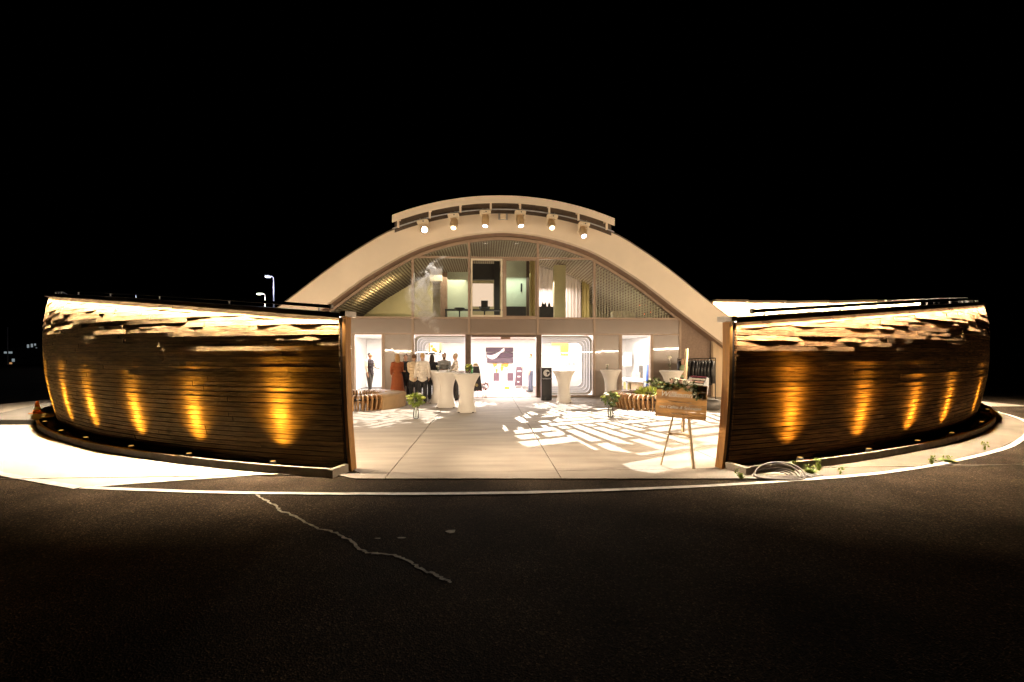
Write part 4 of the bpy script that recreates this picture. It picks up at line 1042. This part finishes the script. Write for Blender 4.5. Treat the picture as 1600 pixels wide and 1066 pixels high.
for x_ in (-.25, .25):
    o = MB().box(x_ - .025, x_ + .025, .0285, .045, .03, .46).build('batten', M['easel'], sb); o.matrix_local = SBM
def letters(txt, size, zz, sh, dx=0, nm='lettering'):
    me = text_mesh(txt, size, .0015, sh); me.materials.append(M['letter']); o = put(nm, me, sb)
    o.matrix_local = SBM @ Matrix.Translation((dx, -.0025, zz)) @ Matrix.Rotation(PI/2, 4, 'X')
letters('Willkommen', .115, .305, .35, .0); letters('von Celina & Sebastian', .064, .135, .35, -.01)
# two short lines too small to read: pen strokes
for zz, a, b in ((.235, -.18, .16), (.06, -.13, .12)):
    pts = [(a + (b-a)*k/40, -.003, zz + .012*math.sin(k*2.1) + .005*math.sin(k*.9)) for k in range(41)]
    o = MB().tube(pts, .0026, 4).build('pen_line', M['letter'], sb); o.matrix_local = SBM
gl = thing('garland', 'garland of dark leaves and cream flowers on top of the welcome board', 'garland', E0 + Vector((.01, -.06, 1.232)), R(-33))
mb = MB(); rnd = random.Random(8)
for k in range(26):
    a = -.42 + .62*k/25; leaves(mb, (a, .0, -.02 + .035*math.sin(k*.5)), (.05, .05, .04), 6, .055, rnd, up=0)
for k in range(8): leaves(mb, (.17 + .012*k, -.02, -.02 - .022*k), (.035, .03, .03), 6, .05, rnd, up=0)
mb.build('foliage', M['leaf'], gl)['kind'] = 'stuff'
MB().tube([(-.42, 0, -.03), (-.2, 0, .0), (0, 0, .01), (.2, 0, .0)], .006, 5).build('twine', M['leaf'], gl)
for k, (a, b, s, m_) in enumerate(((-.04, .035, .045, 'petalw'), (.03, .03, .04, 'petalp'), (.085, .02, .045, 'petalw'), (-.10, .025, .03, 'petalp'), (.16, .0, .035, 'petalw'), (.18, -.09, .03, 'petalw'), (.22, -.14, .028, 'petalw'), (.13, -.05, .025, 'petalp'))):
    f = MB()
    for j in range(7): f.ell((a + s*.55*math.cos(j*.9), -.03 + s*.2*math.sin(j*2), b + s*.55*math.sin(j*.9)), (s*.5, s*.4, s*.5), 7, 5)
    f.build('flower', M[m_], gl, True)

# ------------------------------------------------------------------ black column, display easel, dark flowers at the entrance
x, y = G(853.5, 625.5, .016)
t = thing('advertising_column', 'black advertising column with a round white emblem right of the entrance', 'column', (x, y, .016), TH)
MB().prism(rounded(-.19, .19, .0, 1.20, .015), -.12, .12).build('column_body', M['black'], t)
MB().lathe([(.125, 0), (.125, .004)], 24).build('emblem', M['white'], t).matrix_local = Matrix.Translation((0, -.121, 1.0)) @ Matrix.Rotation(PI/2, 4, 'X')
em = [(-.02, .02), (.03, .06), (.07, .04), (.10, .07), (.11, .0), (.06, -.03), (.03, -.08), (.0, -.05), (.02, -.01)]
MB().prism([(a, 1.0 + b) for a, b in em], -.1285, -.1255).build('emblem_mark', M['black'], t)
pts = [(-.15 + .3*k/30, -.123, .80 + .028*math.sin(k*1.3)) for k in range(31)]
MB().tube(pts, .007, 4).build('script_line', M['steel'], t)
x, y = G(746, 622, .016)
t = thing('display_easel', 'white easel carrying a black board left of the entrance', 'easel', (x, y, .016), TH)
MB().bar((-.19, 0, 0), (-.12, .05, 1.25), .03, .02).build('leg', M['white'], t); MB().bar((.20, 0, 0), (.08, .05, 1.25), .03, .02).build('leg', M['white'], t); MB().bar((0, .45, 0), (0, .08, 1.25), .03, .02).build('rear_leg', M['white'], t)
MB().prism([(-.22, .27), (.19, .27), (.06, 1.22), (-.20, 1.22)], -.03, -.005).build('board', M['black'], t)
MB().prism([(-.2, 1.225), (.06, 1.225), (.0, 1.35), (-.14, 1.35)], -.03, -.005).build('board_top', M['easel'], t)
MB().ell((-.03, -.034, .5), (.06, .006, .06), 12, 6).build('emblem', M['yellow'], t, True)
x, y = G(758, 621.5, .016); bouquet('flower_vase', 'slender vase of dark red flowers at the left of the entrance', (x, y, .016), .34, .07, .20, (M['darkflower'], M['darkflower'], M['petalp']), 60, 6, random.Random(3))

# ------------------------------------------------------------------ coat rack and lounge chair at the right
x0, x1, yy = 6.05, 7.42, 16.6
t = thing('coat_rail', 'black metal coat rail at the right of the facade', 'rail', (0, 0, .016))
MB().tube([(x0, yy, 1.50), (x1, yy, 1.55)], .018, 8).build('rail', M['darkmetal'], t)
for q in (x0, x1): MB().tube([(q, yy, 0), (q, yy, 1.55)], .018, 8).build('upright', M['darkmetal'], t)
rnd = random.Random(12)
for k in range(11):
    xc = x0 + .09 + (x1 - x0 - .18)*k/10
    t = thing('black_coat', 'black coat on the rail, %s' % ['leftmost', 'second from the left', 'third from the left', 'fourth from the left', 'fifth from the left', 'middle one', 'fifth from the right', 'fourth from the right', 'third from the right', 'second from the right', 'rightmost'][k], 'coat', (xc, yy, 1.5), R(62 + rnd.uniform(-8, 8)), 'black coats on the rail')
    ln = rnd.uniform(.78, .98)
    mb = MB(); secs = [(0.03, .05, -.02), (.17, .06, -.07), (.22, .08, -.2), (.2, .08, -.5), (.22, .09, -ln)]
    vs_ = []
    n = 10
    for a, b, z in secs: vs_ += [(a*math.cos(2*PI*j/n), b*math.sin(2*PI*j/n)*(1 + .3*math.sin(j*3 + z*9)), z) for j in range(n)]
    mb.add(vs_, [(i*n+j, i*n+(j+1) % n, (i+1)*n+(j+1) % n, (i+1)*n+j) for i in range(4) for j in range(n)] + [tuple(4*n+j for j in range(n))])
    mb.build('coat_body', M['black'], t, True)
    for s in (-1, 1): MB().tube([(s*.19, 0, -.09), (s*.25, .01, -.35), (s*.24, .03, -.62)], [.06, .055, .045], 7).build('sleeve', M['black'], t, True)
    MB().tube([(-.17, 0, -.055), (0, 0, .0), (.17, 0, -.055)], .008, 5).tube([(0, 0, 0), (0, 0, .03), (.02, 0, .045)], .005, 5).build('hanger', M['steel'], t)
    if k in (4, 7, 8, 9): MB().box(-.03, .05, -.1, -.095, -.32, -.24).build('paper_tag', M['white'], t).rotation_euler = (0, R(35), 0)
x, y = 5.35, 13.9
t = thing('lounge_chair', 'curved shell lounge chair with striped slats behind the sign', 'chair', (x, y, .016), R(25))
for s in (-1, 1):
    pl = [(-.42, .30), (-.05, .34), (.22, .62), (.46, .98), (.54, .95), (.50, .5), (.30, .05), (-.1, .0), (-.4, .12)]
    MB().prism([(a, b) for a, b in pl], s*.33 - .015, s*.33 + .015).build('side_shell', M['steel'], t)
pth = smooth_path([(-.42, .30), (-.05, .34), (.22, .62), (.46, .98)], 5)
for k, p in enumerate(pth):
    o = MB().box(-.025, .025, -.30, .30, -.012, .012).build('slat', [M['petalw'], M['petalp'], M['petalw'], M['darkflower']][k % 4], t)
    q = pth[min(k+1, len(pth)-1)] - pth[max(k-1, 0)]; o.location = (p.x, 0, p.y); o.rotation_euler = (0, -math.atan2(q.y, q.x), 0)
t = thing('pouf', 'dark round pouf beside the right wing post', 'pouf', (6.0, 13.8, .016))
MB().lathe([(.26, 0), (.33, .08), (.34, .2), (.28, .31), (.1, .34), (.01, .34)], 18).build('cushion', M['lampgrey'], t, True); MB().lathe([(.2, -.001), (.2, .01)], 14).build('base', M['black'], t)

# ------------------------------------------------------------------ people
def remesh(mb, name, m, parent, vox=.016, smooth=2):
    me = mb.mesh('tmp', [m]); o = bpy.data.objects.new('tmp', me); COL.objects.link(o)
    r = o.modifiers.new('r', 'REMESH'); r.mode = 'VOXEL'; r.voxel_size = vox; r.use_smooth_shade = True
    if smooth: q = o.modifiers.new('s', 'SMOOTH'); q.iterations = smooth; q.factor = .5
    dg = bpy.context.evaluated_depsgraph_get(); out = bpy.data.meshes.new_from_object(o.evaluated_get(dg)); out.name = name
    out.materials.clear(); out.materials.append(m)
    for p in out.polygons: p.use_smooth = True; p.material_index = 0
    bpy.data.objects.remove(o); bpy.data.meshes.remove(me)
    return put(name, out, parent)
def cap(mb, a, b, r0, r1, n=10):
    a = Vector(a); b = Vector(b); N = 5
    pts = [a - (b-a).normalized()*r0*.7] + [a + (b-a)*k/N for k in range(N+1)] + [b + (b-a).normalized()*r1*.7]
    rs = [r0*.55] + [r0 + (r1-r0)*k/N for k in range(N+1)] + [r1*.55]
    mb.tube(pts, rs, n)
SK = mat('skin', (.55, .33, .22), .55, var=.06); SKD = mat('skin_tan', (.42, .24, .15), .55, var=.06)
def cmat(name, c): return bpy.data.materials.get(name) or mat(name, c, .8, 0, .08, 12, .2, 60)
HAIRS = {'dark': cmat('hair_dark', (.018, .012, .01)), 'brown': cmat('hair_brown', (.12, .055, .022)), 'blond': cmat('hair_blond', (.45, .27, .11)), 'grey': cmat('hair_light', (.50, .38, .26))}
EYE_M = mat('eye', (.03, .02, .015), .3)
def person(label, x, y, face, H=1.75, hair='dark', top=None, bottom=None, dress=None, vest=None, coat=None, female=False, beard=False, longhair=False,
           aL=((.06, .02), (.10, .06)), aR=((.06, .02), (.10, .06)), stride=.06, skin=SK, z0=.016, group='guests and staff by the bar tables', shoes=None):
    k = H / 1.75
    t = thing('person', label, 'person', (x, y, z0), face, group)       # local -Y is where the person faces
    s = k
    hip = .92*s; sh = 1.43*s; sw = (.165 if female else .195)*s; hw = .085*s
    feet = [(-.09*s, -stride/2), (.09*s, stride/2)]
    def arms(d, sgn):       # d: ((out, forward) of elbow, (out, forward, z) of hand)
        S = Vector((sgn*sw, 0, sh - .02*s)); e = d[0]; hnd = d[1]
        El = Vector((sgn*(sw + e[0]*s), -e[1]*s, (1.14 if len(e) < 3 else e[2])*s)); Hn = Vector((sgn*(sw + hnd[0]*s - (.0)), -hnd[1]*s, (.90 if len(hnd) < 3 else hnd[2])*s)); return S, El, Hn
    def torso(mb, g=0):
        for z, rx, ry in ((.90, .155, .11), (.98, .15, .105), (1.08, .135 if female else .145, .10), (1.20, .15 if female else .16, .11), (1.32, .165 if female else .18, .112), (1.40, .15 if female else .17, .09)):
            mb.ell((0, 0, z*s), ((rx + g)*s, (ry + g)*s, .095*s), 14, 8)
    def legs(mb, g=0, lo=.05):
        for i, sg in enumerate((-1, 1)):
            fx, fy = feet[i]; kn = Vector((sg*.09*s, (fy - .03*abs(stride))*.6, .50*s)); an = Vector((fx, fy, .085*s)); hp = Vector((sg*hw, 0, hip - .02*s))
            cap(mb, hp, kn, (.088 + g)*s, (.058 + g)*s); cap(mb, kn, an + (kn - an)*lo, (.058 + g)*s, (.042 + g*1.2)*s)
    def armset(mb, g=0, upto=1.0):
        for d, sg in ((aL, -1), (aR, 1)):
            S, El, Hn = arms(d, sg)
            cap(mb, S, El, (.052 + g)*s, (.042 + g)*s, 8)
            if upto > .5: cap(mb, El, El + (Hn - El)*min(1, (upto - .5)*2), (.042 + g)*s, (.030 + g)*s, 8)
    b = MB(); torso(b); legs(b); armset(b)
    cap(b, (0, .005, 1.42*s), (0, -.01*s, 1.54*s), .055*s, .052*s)
    hc = Vector((0, -.015*s, 1.635*s))
    b.ell(hc, (.074*s, .092*s, .112*s), 16, 12); b.ell(hc + Vector((0, -.03*s, -.06*s)), (.052*s, .06*s, .05*s), 10, 8)
    b.ell(hc + Vector((0, -.092*s, -.015*s)), (.013*s, .02*s, .024*s), 8, 6)
    for sg in (-1, 1):
        b.ell(hc + Vector((sg*.076*s, .005*s, -.012*s)), (.012*s, .02*s, .03*s), 8, 6)
        d = aL if sg < 0 else aR; S, El, Hn = arms(d, sg); dr = (Hn - El).normalized()
        pl = Hn + dr*.045*s; b.ell(pl, (.022*s, .036*s, .048*s), 8, 6, 0, dr.to_track_quat('Z', 'Y').to_matrix())
        side = dr.cross(Vector((1, 0, 0))).normalized() if abs(dr.x) < .9 else Vector((0, 0, 1))
        curl = Vector((-sg, 0, 0)) - dr*(-sg*dr.x); curl.normalize()
        for f in range(4):
            base = pl + dr*.035*s + side*(f - 1.5)*.018*s; L_ = (.062, .072, .068, .052)[f]*s
            m_ = base + dr*L_*.55 + curl*.01*s; b.tube([base, m_, m_ + (dr*.6 + curl*.7).normalized()*L_*.5], [.0095*s, .009*s, .0075*s], 6)
        tb = pl - dr*.02*s + side*.03*s; b.tube([tb, tb + (side*.7 + dr*.7).normalized()*.035*s, tb + (side*.5 + dr*.9).normalized()*.06*s], [.011*s, .010*s, .008*s], 6)
        fx, fy = feet[0 if sg < 0 else 1]; b.ell((fx, fy - .05*s, .035*s), (.04*s, .12*s, .035*s), 10, 6)
    remesh(b, 'body', skin, t, .0125)
    for sg in (-1, 1): MB().ell(hc + Vector((sg*.030*s, -.080*s, .004*s)), (.011*s, .008*s, .007*s), 8, 6).build('eye', EYE_M, t, True)
    MB().ell(hc + Vector((0, -.083*s, -.062*s)), (.022*s, .008*s, .006*s), 8, 5).build('mouth', cmat('lip', (.35, .12, .09)), t, True)
    hm = HAIRS[hair]; h = MB()
    h.ell(hc + Vector((0, .018*s, .030*s)), (.082*s, .092*s, .096*s), 14, 10)
    if longhair:
        h.ell(hc + Vector((0, .06*s, -.07*s)), (.085*s, .055*s, .13*s), 12, 8); h.ell(hc + Vector((0, .075*s, -.17*s)), (.09*s, .045*s, .12*s), 12, 8)
        for sg in (-1, 1): h.ell(hc + Vector((sg*.07*s, .01*s, -.06*s)), (.025*s, .05*s, .11*s), 8, 6)
    remesh(h, 'hair', hm, t, .014, 1)
    if beard: remesh(MB().ell(hc + Vector((0, -.052*s, -.085*s)), (.056*s, .056*s, .05*s), 12, 8), 'beard', hm, t, .012, 1)
    if top:
        c = MB(); torso(c, .014); armset(c, .012, top[1] if len(top) > 1 else 1.0); cap(c, (0, 0, 1.42*s), (0, 0, 1.47*s), .068*s, .062*s); remesh(c, 'shirt', top[0], t)
    if vest:
        c = MB(); torso(c, .026); remesh(c, 'vest', vest, t)
    if coat:
        c = MB(); torso(c, .030); armset(c, .026, .96); c.ell((0, .0, .86*s), (.19*s, .145*s, .12*s), 14, 8); remesh(c, 'jacket', coat, t)
    if bottom:
        c = MB(); legs(c, .018, .0); c.ell((0, 0, .92*s), (.175*s, .13*s, .11*s), 14, 8); remesh(c, 'trousers', bottom, t)
    if dress:
        c = MB(); torso(c, .02); armset(c, .018, .92); remesh(c, 'dress_top', dress, t)
        c = MB(); n = 24; vs_ = []
        for z, rr in ((1.02, .155), (.9, .19), (.7, .215), (.5, .24), (.33, .265)):
            vs_ += [((rr + .012*math.sin(j*5*PI/6 + z*4))*s*math.cos(2*PI*j/n), (rr*.78 + .012*math.sin(j*5*PI/6))*s*math.sin(2*PI*j/n), z*s) for j in range(n)]
        c.add(vs_, [(i*n+j, i*n+(j+1) % n, (i+1)*n+(j+1) % n, (i+1)*n+j) for i in range(4) for j in range(n)]); c.build('skirt', dress, t, True)
    for i in (0, 1):
        fx, fy = feet[i]; c = MB(); c.ell((fx, fy - .055*s, .04*s), (.048*s, .135*s, .042*s), 10, 7); cap(c, (fx, fy + .02*s, .05*s), (fx, fy + .015*s, .1*s), .048*s, .046*s); remesh(c, 'shoe', shoes or M['black'], t, .014, 1)
    return t
CW = cmat('white_shirt', (.80, .72, .62)); CB = cmat('black_cloth', (.012, .012, .014)); CG = cmat('charcoal_trousers', (.045, .040, .036)); CR = cmat('rust_dress', (.30, .075, .018))
CC = cmat('cream_jacket', (.78, .62, .42)); CV = cmat('plum_black_vest', (.016, .009, .014)); CJ = cmat('blue_jeans', (.10, .12, .17)); CGR = cmat('green_top', (.38, .46, .24)); CGY = cmat('grey_shirt', (.30, .29, .27))
def PX(px, d): return (px - 800)*d/F
HND = ((.02, .10), (-.06, .30, 1.12))
d = 18.7; person('person in a dark vest and white shirt standing in the left doorway', PX(578, d), d, R(62), 1.77, 'dark', (CW, .85), CG, vest=CV, aL=((.05, .04), (.03, .10, .88)), aR=((.05, .08), (-.02, .30, 1.12)), skin=SKD, stride=.22)
d = 16.2; person('person with long blond hair in a rust-red dress near the left doorway', PX(621, d), d, R(205), 1.70, 'blond', dress=CR, female=True, longhair=True, aL=HND, aR=((.04, .04), (.02, .16, .98)), shoes=M['wcream'])
d = 16.7; person('person in a dark suit behind the rust-red dress', PX(634, d), d, R(20), 1.69, 'dark', (CB,), CB, coat=CB, aL=HND)
d = 15.9; person('person in a cream jacket and black trousers, seen from behind, left of the pair', PX(647, d), d, R(172), 1.68, 'brown', (CW,), CB, coat=CC, aL=HND, aR=HND)
d = 15.5; person('person in a white jacket and black trousers, seen from behind, right of the pair', PX(660, d), d, R(186), 1.72, 'blond', (CW,), CB, coat=CW, female=True, aL=((.05, .02), (.05, .08)), aR=((.06, .02), (.09, .04)))
d = 17.0; person('person dressed in black at the bar window', PX(675, d), d, R(175), 1.68, 'dark', (CB,), CB, aL=HND, aR=HND, longhair=True, female=True)
d = 17.1; person('bearded person in a patterned shirt behind the bar tables', PX(694, d), d, R(10), 1.74, 'brown', (CGY,), CB, beard=True, aL=HND, aR=HND)
d = 16.8; person('person in a white shirt leaning towards the bearded one', PX(712, d), d, R(-75), 1.72, 'grey', (CW,), CG, aL=((.02, .14), (-.05, .38, 1.10)), aR=HND)
d = 20.4; person('person in a white shirt and jeans just inside the main entrance', PX(829, d), d, R(-80), 1.72, 'brown', (CW, .8), CJ, aL=HND, aR=((.04, .02), (.05, .10)), z0=.03)
d = 16.3; person('person in a green top behind the easel at the right', PX(1068, d), d, R(-60), 1.54, 'blond', (CGR, .6), CB, female=True, longhair=True, aL=HND, aR=HND)

# ------------------------------------------------------------------ street side: cone, hose, weeds, lamps, far things
x, y = G(58, 646, .13)
t = thing('traffic_cone', 'orange and white traffic cone on the sidewalk behind the left wing', 'cone', (x, y, .13), R(12))
t.scale = (.72, .72, .66)
MB().prism(rounded(-.17, .17, -.17, .17, .03), 0, .03, 'z').build('base', M['orange'], t)
ro = lambda z: .125 - .19*(z - .03)
for a, b, m_ in ((.03, .15, 'orange'), (.15, .27, 'white'), (.27, .5, 'orange')):
    MB().lathe([(ro(a) + (.002 if m_ == 'white' else 0), a + .001), (ro(b) + (.002 if m_ == 'white' else 0), b - .001)], 18).build('cone_sleeve' if m_ == 'white' else 'cone_body', M[m_], t, True)
t = thing('coiled_hose', 'grey hose coiled in loops on the ground by the right post', 'hose', (3.36, 6.17, 0))
t.scale = (.92, .9, .85)
rnd = random.Random(5)
for k in range(5):
    a0 = rnd.uniform(0, .3); rx, ry = .24 + .028*k + rnd.uniform(-.02, .02), .09 + .02*k
    pts = [(.18 + rx*math.cos(a) + .02*k, .02 + ry*math.sin(a)*1.1 - .02*k, .035 + .022*k*max(0, math.sin(a + .6)) + .10*max(0, math.sin(a))*(1 if k > 2 else .4)) for a in [a0 + 2*PI*j/36 for j in range(36)]]
    MB().tube(pts, .0125, 7, closed=True).build('loop', M['hose'], t, True)
MB().tube([(.42, .02, .02), (.62, -.08, .015), (.75, -.05, .015), (.70, .06, .02)], .0125, 7).build('hose_end', M['hose'], t, True)
def weed(label, px, py, h, n, wide, seed):
    r_ = random.Random(seed); x, y = G(px, py); h *= .62; wide *= .75
    t = thing('weed', label, 'weed', (x, y, 0), 0, 'weeds at the kerb')
    mb = MB()
    for k in range(n):
        a = r_.uniform(0, 2*PI); o = r_.uniform(.1, 1)*wide; hh = h*r_.uniform(.5, 1); w_ = .006 + .01*r_.random()
        b0 = Vector((o*.3*math.cos(a), o*.3*math.sin(a), 0)); mid = Vector((o*.7*math.cos(a), o*.7*math.sin(a), hh*.7)); tp = Vector((o*1.2*math.cos(a), o*1.2*math.sin(a), hh)); sd = Vector((-math.sin(a), math.cos(a), 0))*w_
        mb.add([b0 - sd*.6, b0 + sd*.6, mid + sd, mid - sd, tp], [(0, 1, 2, 3), (3, 2, 4)])
    mb.build('blades', M['weed'], t)['kind'] = 'stuff'
    mb = MB()
    for k in range(3):
        a = r_.uniform(0, 2*PI); q = wide*.5; mb.tube([(0, 0, 0), (q*.5*math.cos(a), q*.5*math.sin(a), h*.6), (q*math.cos(a), q*math.sin(a), h*1.15)], .003, 4); leaves(mb, (q*math.cos(a), q*math.sin(a), h*1.05), (.02, .02, .05), 8, .03, r_)
    mb.build('stems', M['weed'], t)['kind'] = 'stuff'
weed('spiky weed at the corner of the right planter', 1157, 749, .14, 16, .10, 1); weed('bushy bright weed at the kerb right of the hose', 1266, 740, .11, 120, .13, 2)
weed('upright weed between hose and bushy weed', 1239, 738, .17, 14, .05, 3); weed('low grass tuft at the painted line', 1481, 722.5, .08, 140, .17, 4)
weed('thin sprig at the painted line left of the grass tuft', 1455, 727, .16, 8, .06, 6); weed('tall sprig at the kerb far right', 1539, 704, .16, 10, .05, 7)
weed('tall leafy sprig behind the bushy weed', 1280, 736, .2, 18, .07, 8); weed('tiny sprig on the lit strip', 1313, 742, .09, 6, .03, 9)
t = thing('drain_cover', 'flat metal drain cover on the lit strip right of the hose', 'cover', (G(1259, 743)[0], G(1259, 743)[1], 0), R(15))
MB().box(-.2, .2, -.09, .09, .001, .012).build('plate', M['lampgrey'], t)
for k in range(5): MB().box(-.16 + .08*k - .01, -.16 + .08*k + .01, -.06, .06, .0125, .015).build('rib', M['steel'], t)

def street_lamp(label, px, py, d, arm, m_, power, col, head=.9):
    x = PX(px, d); z = EYE + (HOR - py)*d/F
    t = thing('street_lamp', label, 'street lamp', (x, d, 0), 0, 'street lamps beyond the left wing')
    MB().tube([(0, 0, 0), (0, 0, z - .35)], [.11, .07], 8).build('pole', M['steel'], t, True)
    MB().tube([(0, 0, z - .36), (-.03, 0, z - .1), (-.18, 0, z), (-arm, 0, z + .02)], .05, 7).build('arm', M['steel'], t, True)
    MB().prism([(-arm - head, z - .04), (-arm - head*.9, z + .08), (-arm, z + .10), (-arm, z - .05)], -.16, .16).build('lamp_head', M['steel'], t)
    MB().box(-arm - head*.92, -arm - .05, -.14, .14, z - .09, z - .05).build('diffuser', M[m_], t)
    l = bpy.data.lights.new('street_light', 'POINT'); l.energy = power; l.color = col; l.shadow_soft_size = .15; o = bpy.data.objects.new('street_light', l); COL.objects.link(o); o.parent = t; o.location = (-arm - head/2, -.3, z - .5)
street_lamp('tall street lamp with bluish light left of the arch', 428, 432, 46, .35, 'lampglow', 300, (.7, .75, 1), .5)
street_lamp('glaring lower street lamp left of the tall one', 414.5, 459, 60, .3, 'lampglow2', 400, (1, .93, .8), .8)
street_lamp('far street lamp above the left wing', 213, 458, 62, .35, 'lampglow', 250, (.7, .75, 1), .4)
t = thing('flag_mast', 'thin pale mast at the far left', 'mast', (PX(12, 80), 80, 0))
MB().tube([(0, 0, 0), (0, 0, 6.5)], [.12, .06], 7).build('pole', M['copend'], t); MB().ell((0, 0, 6.55), (.1, .1, .1)).build('finial', M['copend'], t)
def far_building(label, px0, px1, top, d, wins, dep=10, m_='farwall'):
    x0, x1, z = PX(px0, d), PX(px1, d), EYE + (HOR - top)*d/F
    t = thing('far_building', label, 'building', (x0, d, 0))
    W_ = x1 - x0
    MB().box(0, W_, 0, dep, 0, z).build('wall', M[m_], t); MB().box(-.2, W_ + .2, -.2, dep + .2, z + .002, z + .3).build('roof', M['farwall'], t)
    for px, py, ww, hh, wm in wins:
        u = PX(px, d) - x0; zz = EYE + (HOR - py)*d/F
        o = MB().box(u - ww/2, u + ww/2, -.06, -.002, zz - hh/2, zz + hh/2).build('window', M[wm], t)
        MB().box(u - ww/2 - .08, u + ww/2 + .08, -.08, -.062, zz - hh/2 - .1, zz - hh/2 - .01).build('sill', M['farwall'], o)
far_building('low dark far building with lit shop front at the far left', -40, 24, 546, 90, [(13, 551, 1.6, .4, 'farwin'), (10, 572, 1.2, .7, 'farwin2'), (17, 570, .5, .9, 'farwin2'), (21, 563, .5, .6, 'farwin'), (4, 574, .6, .5, 'farwin')])
far_building('dark far building with a few cold lights beside the left wing', 25, 62, 537, 120, [(44, 541, .5, .9, 'farwin'), (50, 540, .5, .9, 'farwin'), (55, 538, .4, .8, 'farwin'), (45, 547, .5, .5, 'farwin'), (53, 549, .5, .5, 'farwin'), (57, 545, .3, .6, 'farwin'), (43, 575, .5, .3, 'farwin')])
t = thing('far_shed', 'dark green-grey shed barely visible at the far right', 'building', (PX(1530, 30), 30, 0))
M['shed'] = mat('shed_wall', (.16, .17, .12), .8, 0, .15, 1)
MB().box(0, 9, .1, 6, 0, 4.25).build('wall', M['shed'], t); MB().box(-.2, 9.2, -.1, 6.2, 4.253, 4.45).build('roof', M['steel'], t)
for k in range(4): MB().box(.4 + 2.1*k, 2.3 + 2.1*k, .05, .098, .1, 3.7).build('door_panel', M['shed'], t)
MB().box(2.55, 2.75, .0, .045, 1.45, 1.85).build('notice', M['steel'], t)

# ------------------------------------------------------------------ stage smoke drifting before the left glazing
def smoke():
    x, y, _ = loc(-2.72, -1.55)
    n = 14; mb = MB()
    vs_ = []; N = 12
    for i in range(N + 1):
        q = i/N; z = 2.45 + 2.75*q; cx = .30 - .9*math.sin(q*2.0) + 1.05*q*q; r = .12 + .62*math.sin(PI*min(1, q*.92 + .04))**.8
        vs_ += [(cx + r*1.15*math.cos(2*PI*j/n), r*.38*math.sin(2*PI*j/n), z) for j in range(n)]
    mb.add(vs_, [(i*n+j, i*n+(j+1) % n, (i+1)*n+(j+1) % n, (i+1)*n+j) for i in range(N) for j in range(n)] + [tuple(reversed(range(n))), tuple(N*n + j for j in range(n))])
    m = bpy.data.materials.new('smoke_volume'); m.use_nodes = True; t = m.node_tree; t.nodes.clear()
    pv = t.nodes.new('ShaderNodeVolumePrincipled'); o = t.nodes.new('ShaderNodeOutputMaterial'); t.links.new(pv.outputs[0], o.inputs['Volume'])
    pv.inputs['Color'].default_value = (.97, .95, .94, 1); pv.inputs['Anisotropy'].default_value = .2
    tc = t.nodes.new('ShaderNodeTexCoord'); nz = t.nodes.new('ShaderNodeTexNoise'); nz.inputs['Scale'].default_value = 1.9; nz.inputs['Detail'].default_value = 7; nz.inputs['Roughness'].default_value = .62; nz.inputs['Distortion'].default_value = 1.4
    t.links.new(tc.outputs['Object'], nz.inputs['Vector'])
    def mth(op, a, b=None, c=None):
        d = t.nodes.new('ShaderNodeMath'); d.operation = op
        for k, v in enumerate((a, b, c)):
            if v is None: continue
            if isinstance(v, (int, float)): d.inputs[k].default_value = v
            else: t.links.new(v, d.inputs[k])
        return d.outputs[0]
    sp_ = t.nodes.new('ShaderNodeSeparateXYZ'); t.links.new(tc.outputs['Object'], sp_.inputs[0])
    q = mth('DIVIDE', mth('SUBTRACT', sp_.outputs[2], 2.45), 2.75)                     # 0 at the foot, 1 at the top
    cxn = mth('ADD', mth('SUBTRACT', .30, mth('MULTIPLY', mth('SINE', mth('MULTIPLY', q, 2.0)), .9)), mth('MULTIPLY', mth('MULTIPLY', q, q), 1.05))
    rr = mth('ADD', mth('MULTIPLY', mth('SINE', mth('MULTIPLY', q, PI)), .58), .10)
    dx = mth('DIVIDE', mth('SUBTRACT', sp_.outputs[0], cxn), rr); dy = mth('DIVIDE', sp_.outputs[1], mth('MULTIPLY', rr, .4))
    fall = mth('MAXIMUM', mth('SUBTRACT', 1.0, mth('ADD', mth('MULTIPLY', dx, dx), mth('MULTIPLY', dy, dy))), 0.0)
    mr = t.nodes.new('ShaderNodeMapRange'); mr.inputs[1].default_value = .46; mr.inputs[2].default_value = .70; mr.inputs[3].default_value = 0; mr.inputs[4].default_value = 17.0
    t.links.new(nz.outputs['Fac'], mr.inputs[0]); t.links.new(mth('MULTIPLY', mr.outputs[0], fall), pv.inputs['Density'])
    ob = mb.build('smoke', m); ob.location = (x, y, 0); ob.rotation_euler = (0, 0, TH)
    tag(ob, 'white plume of smoke drifting in front of the left glazing', kind='stuff')
smoke()
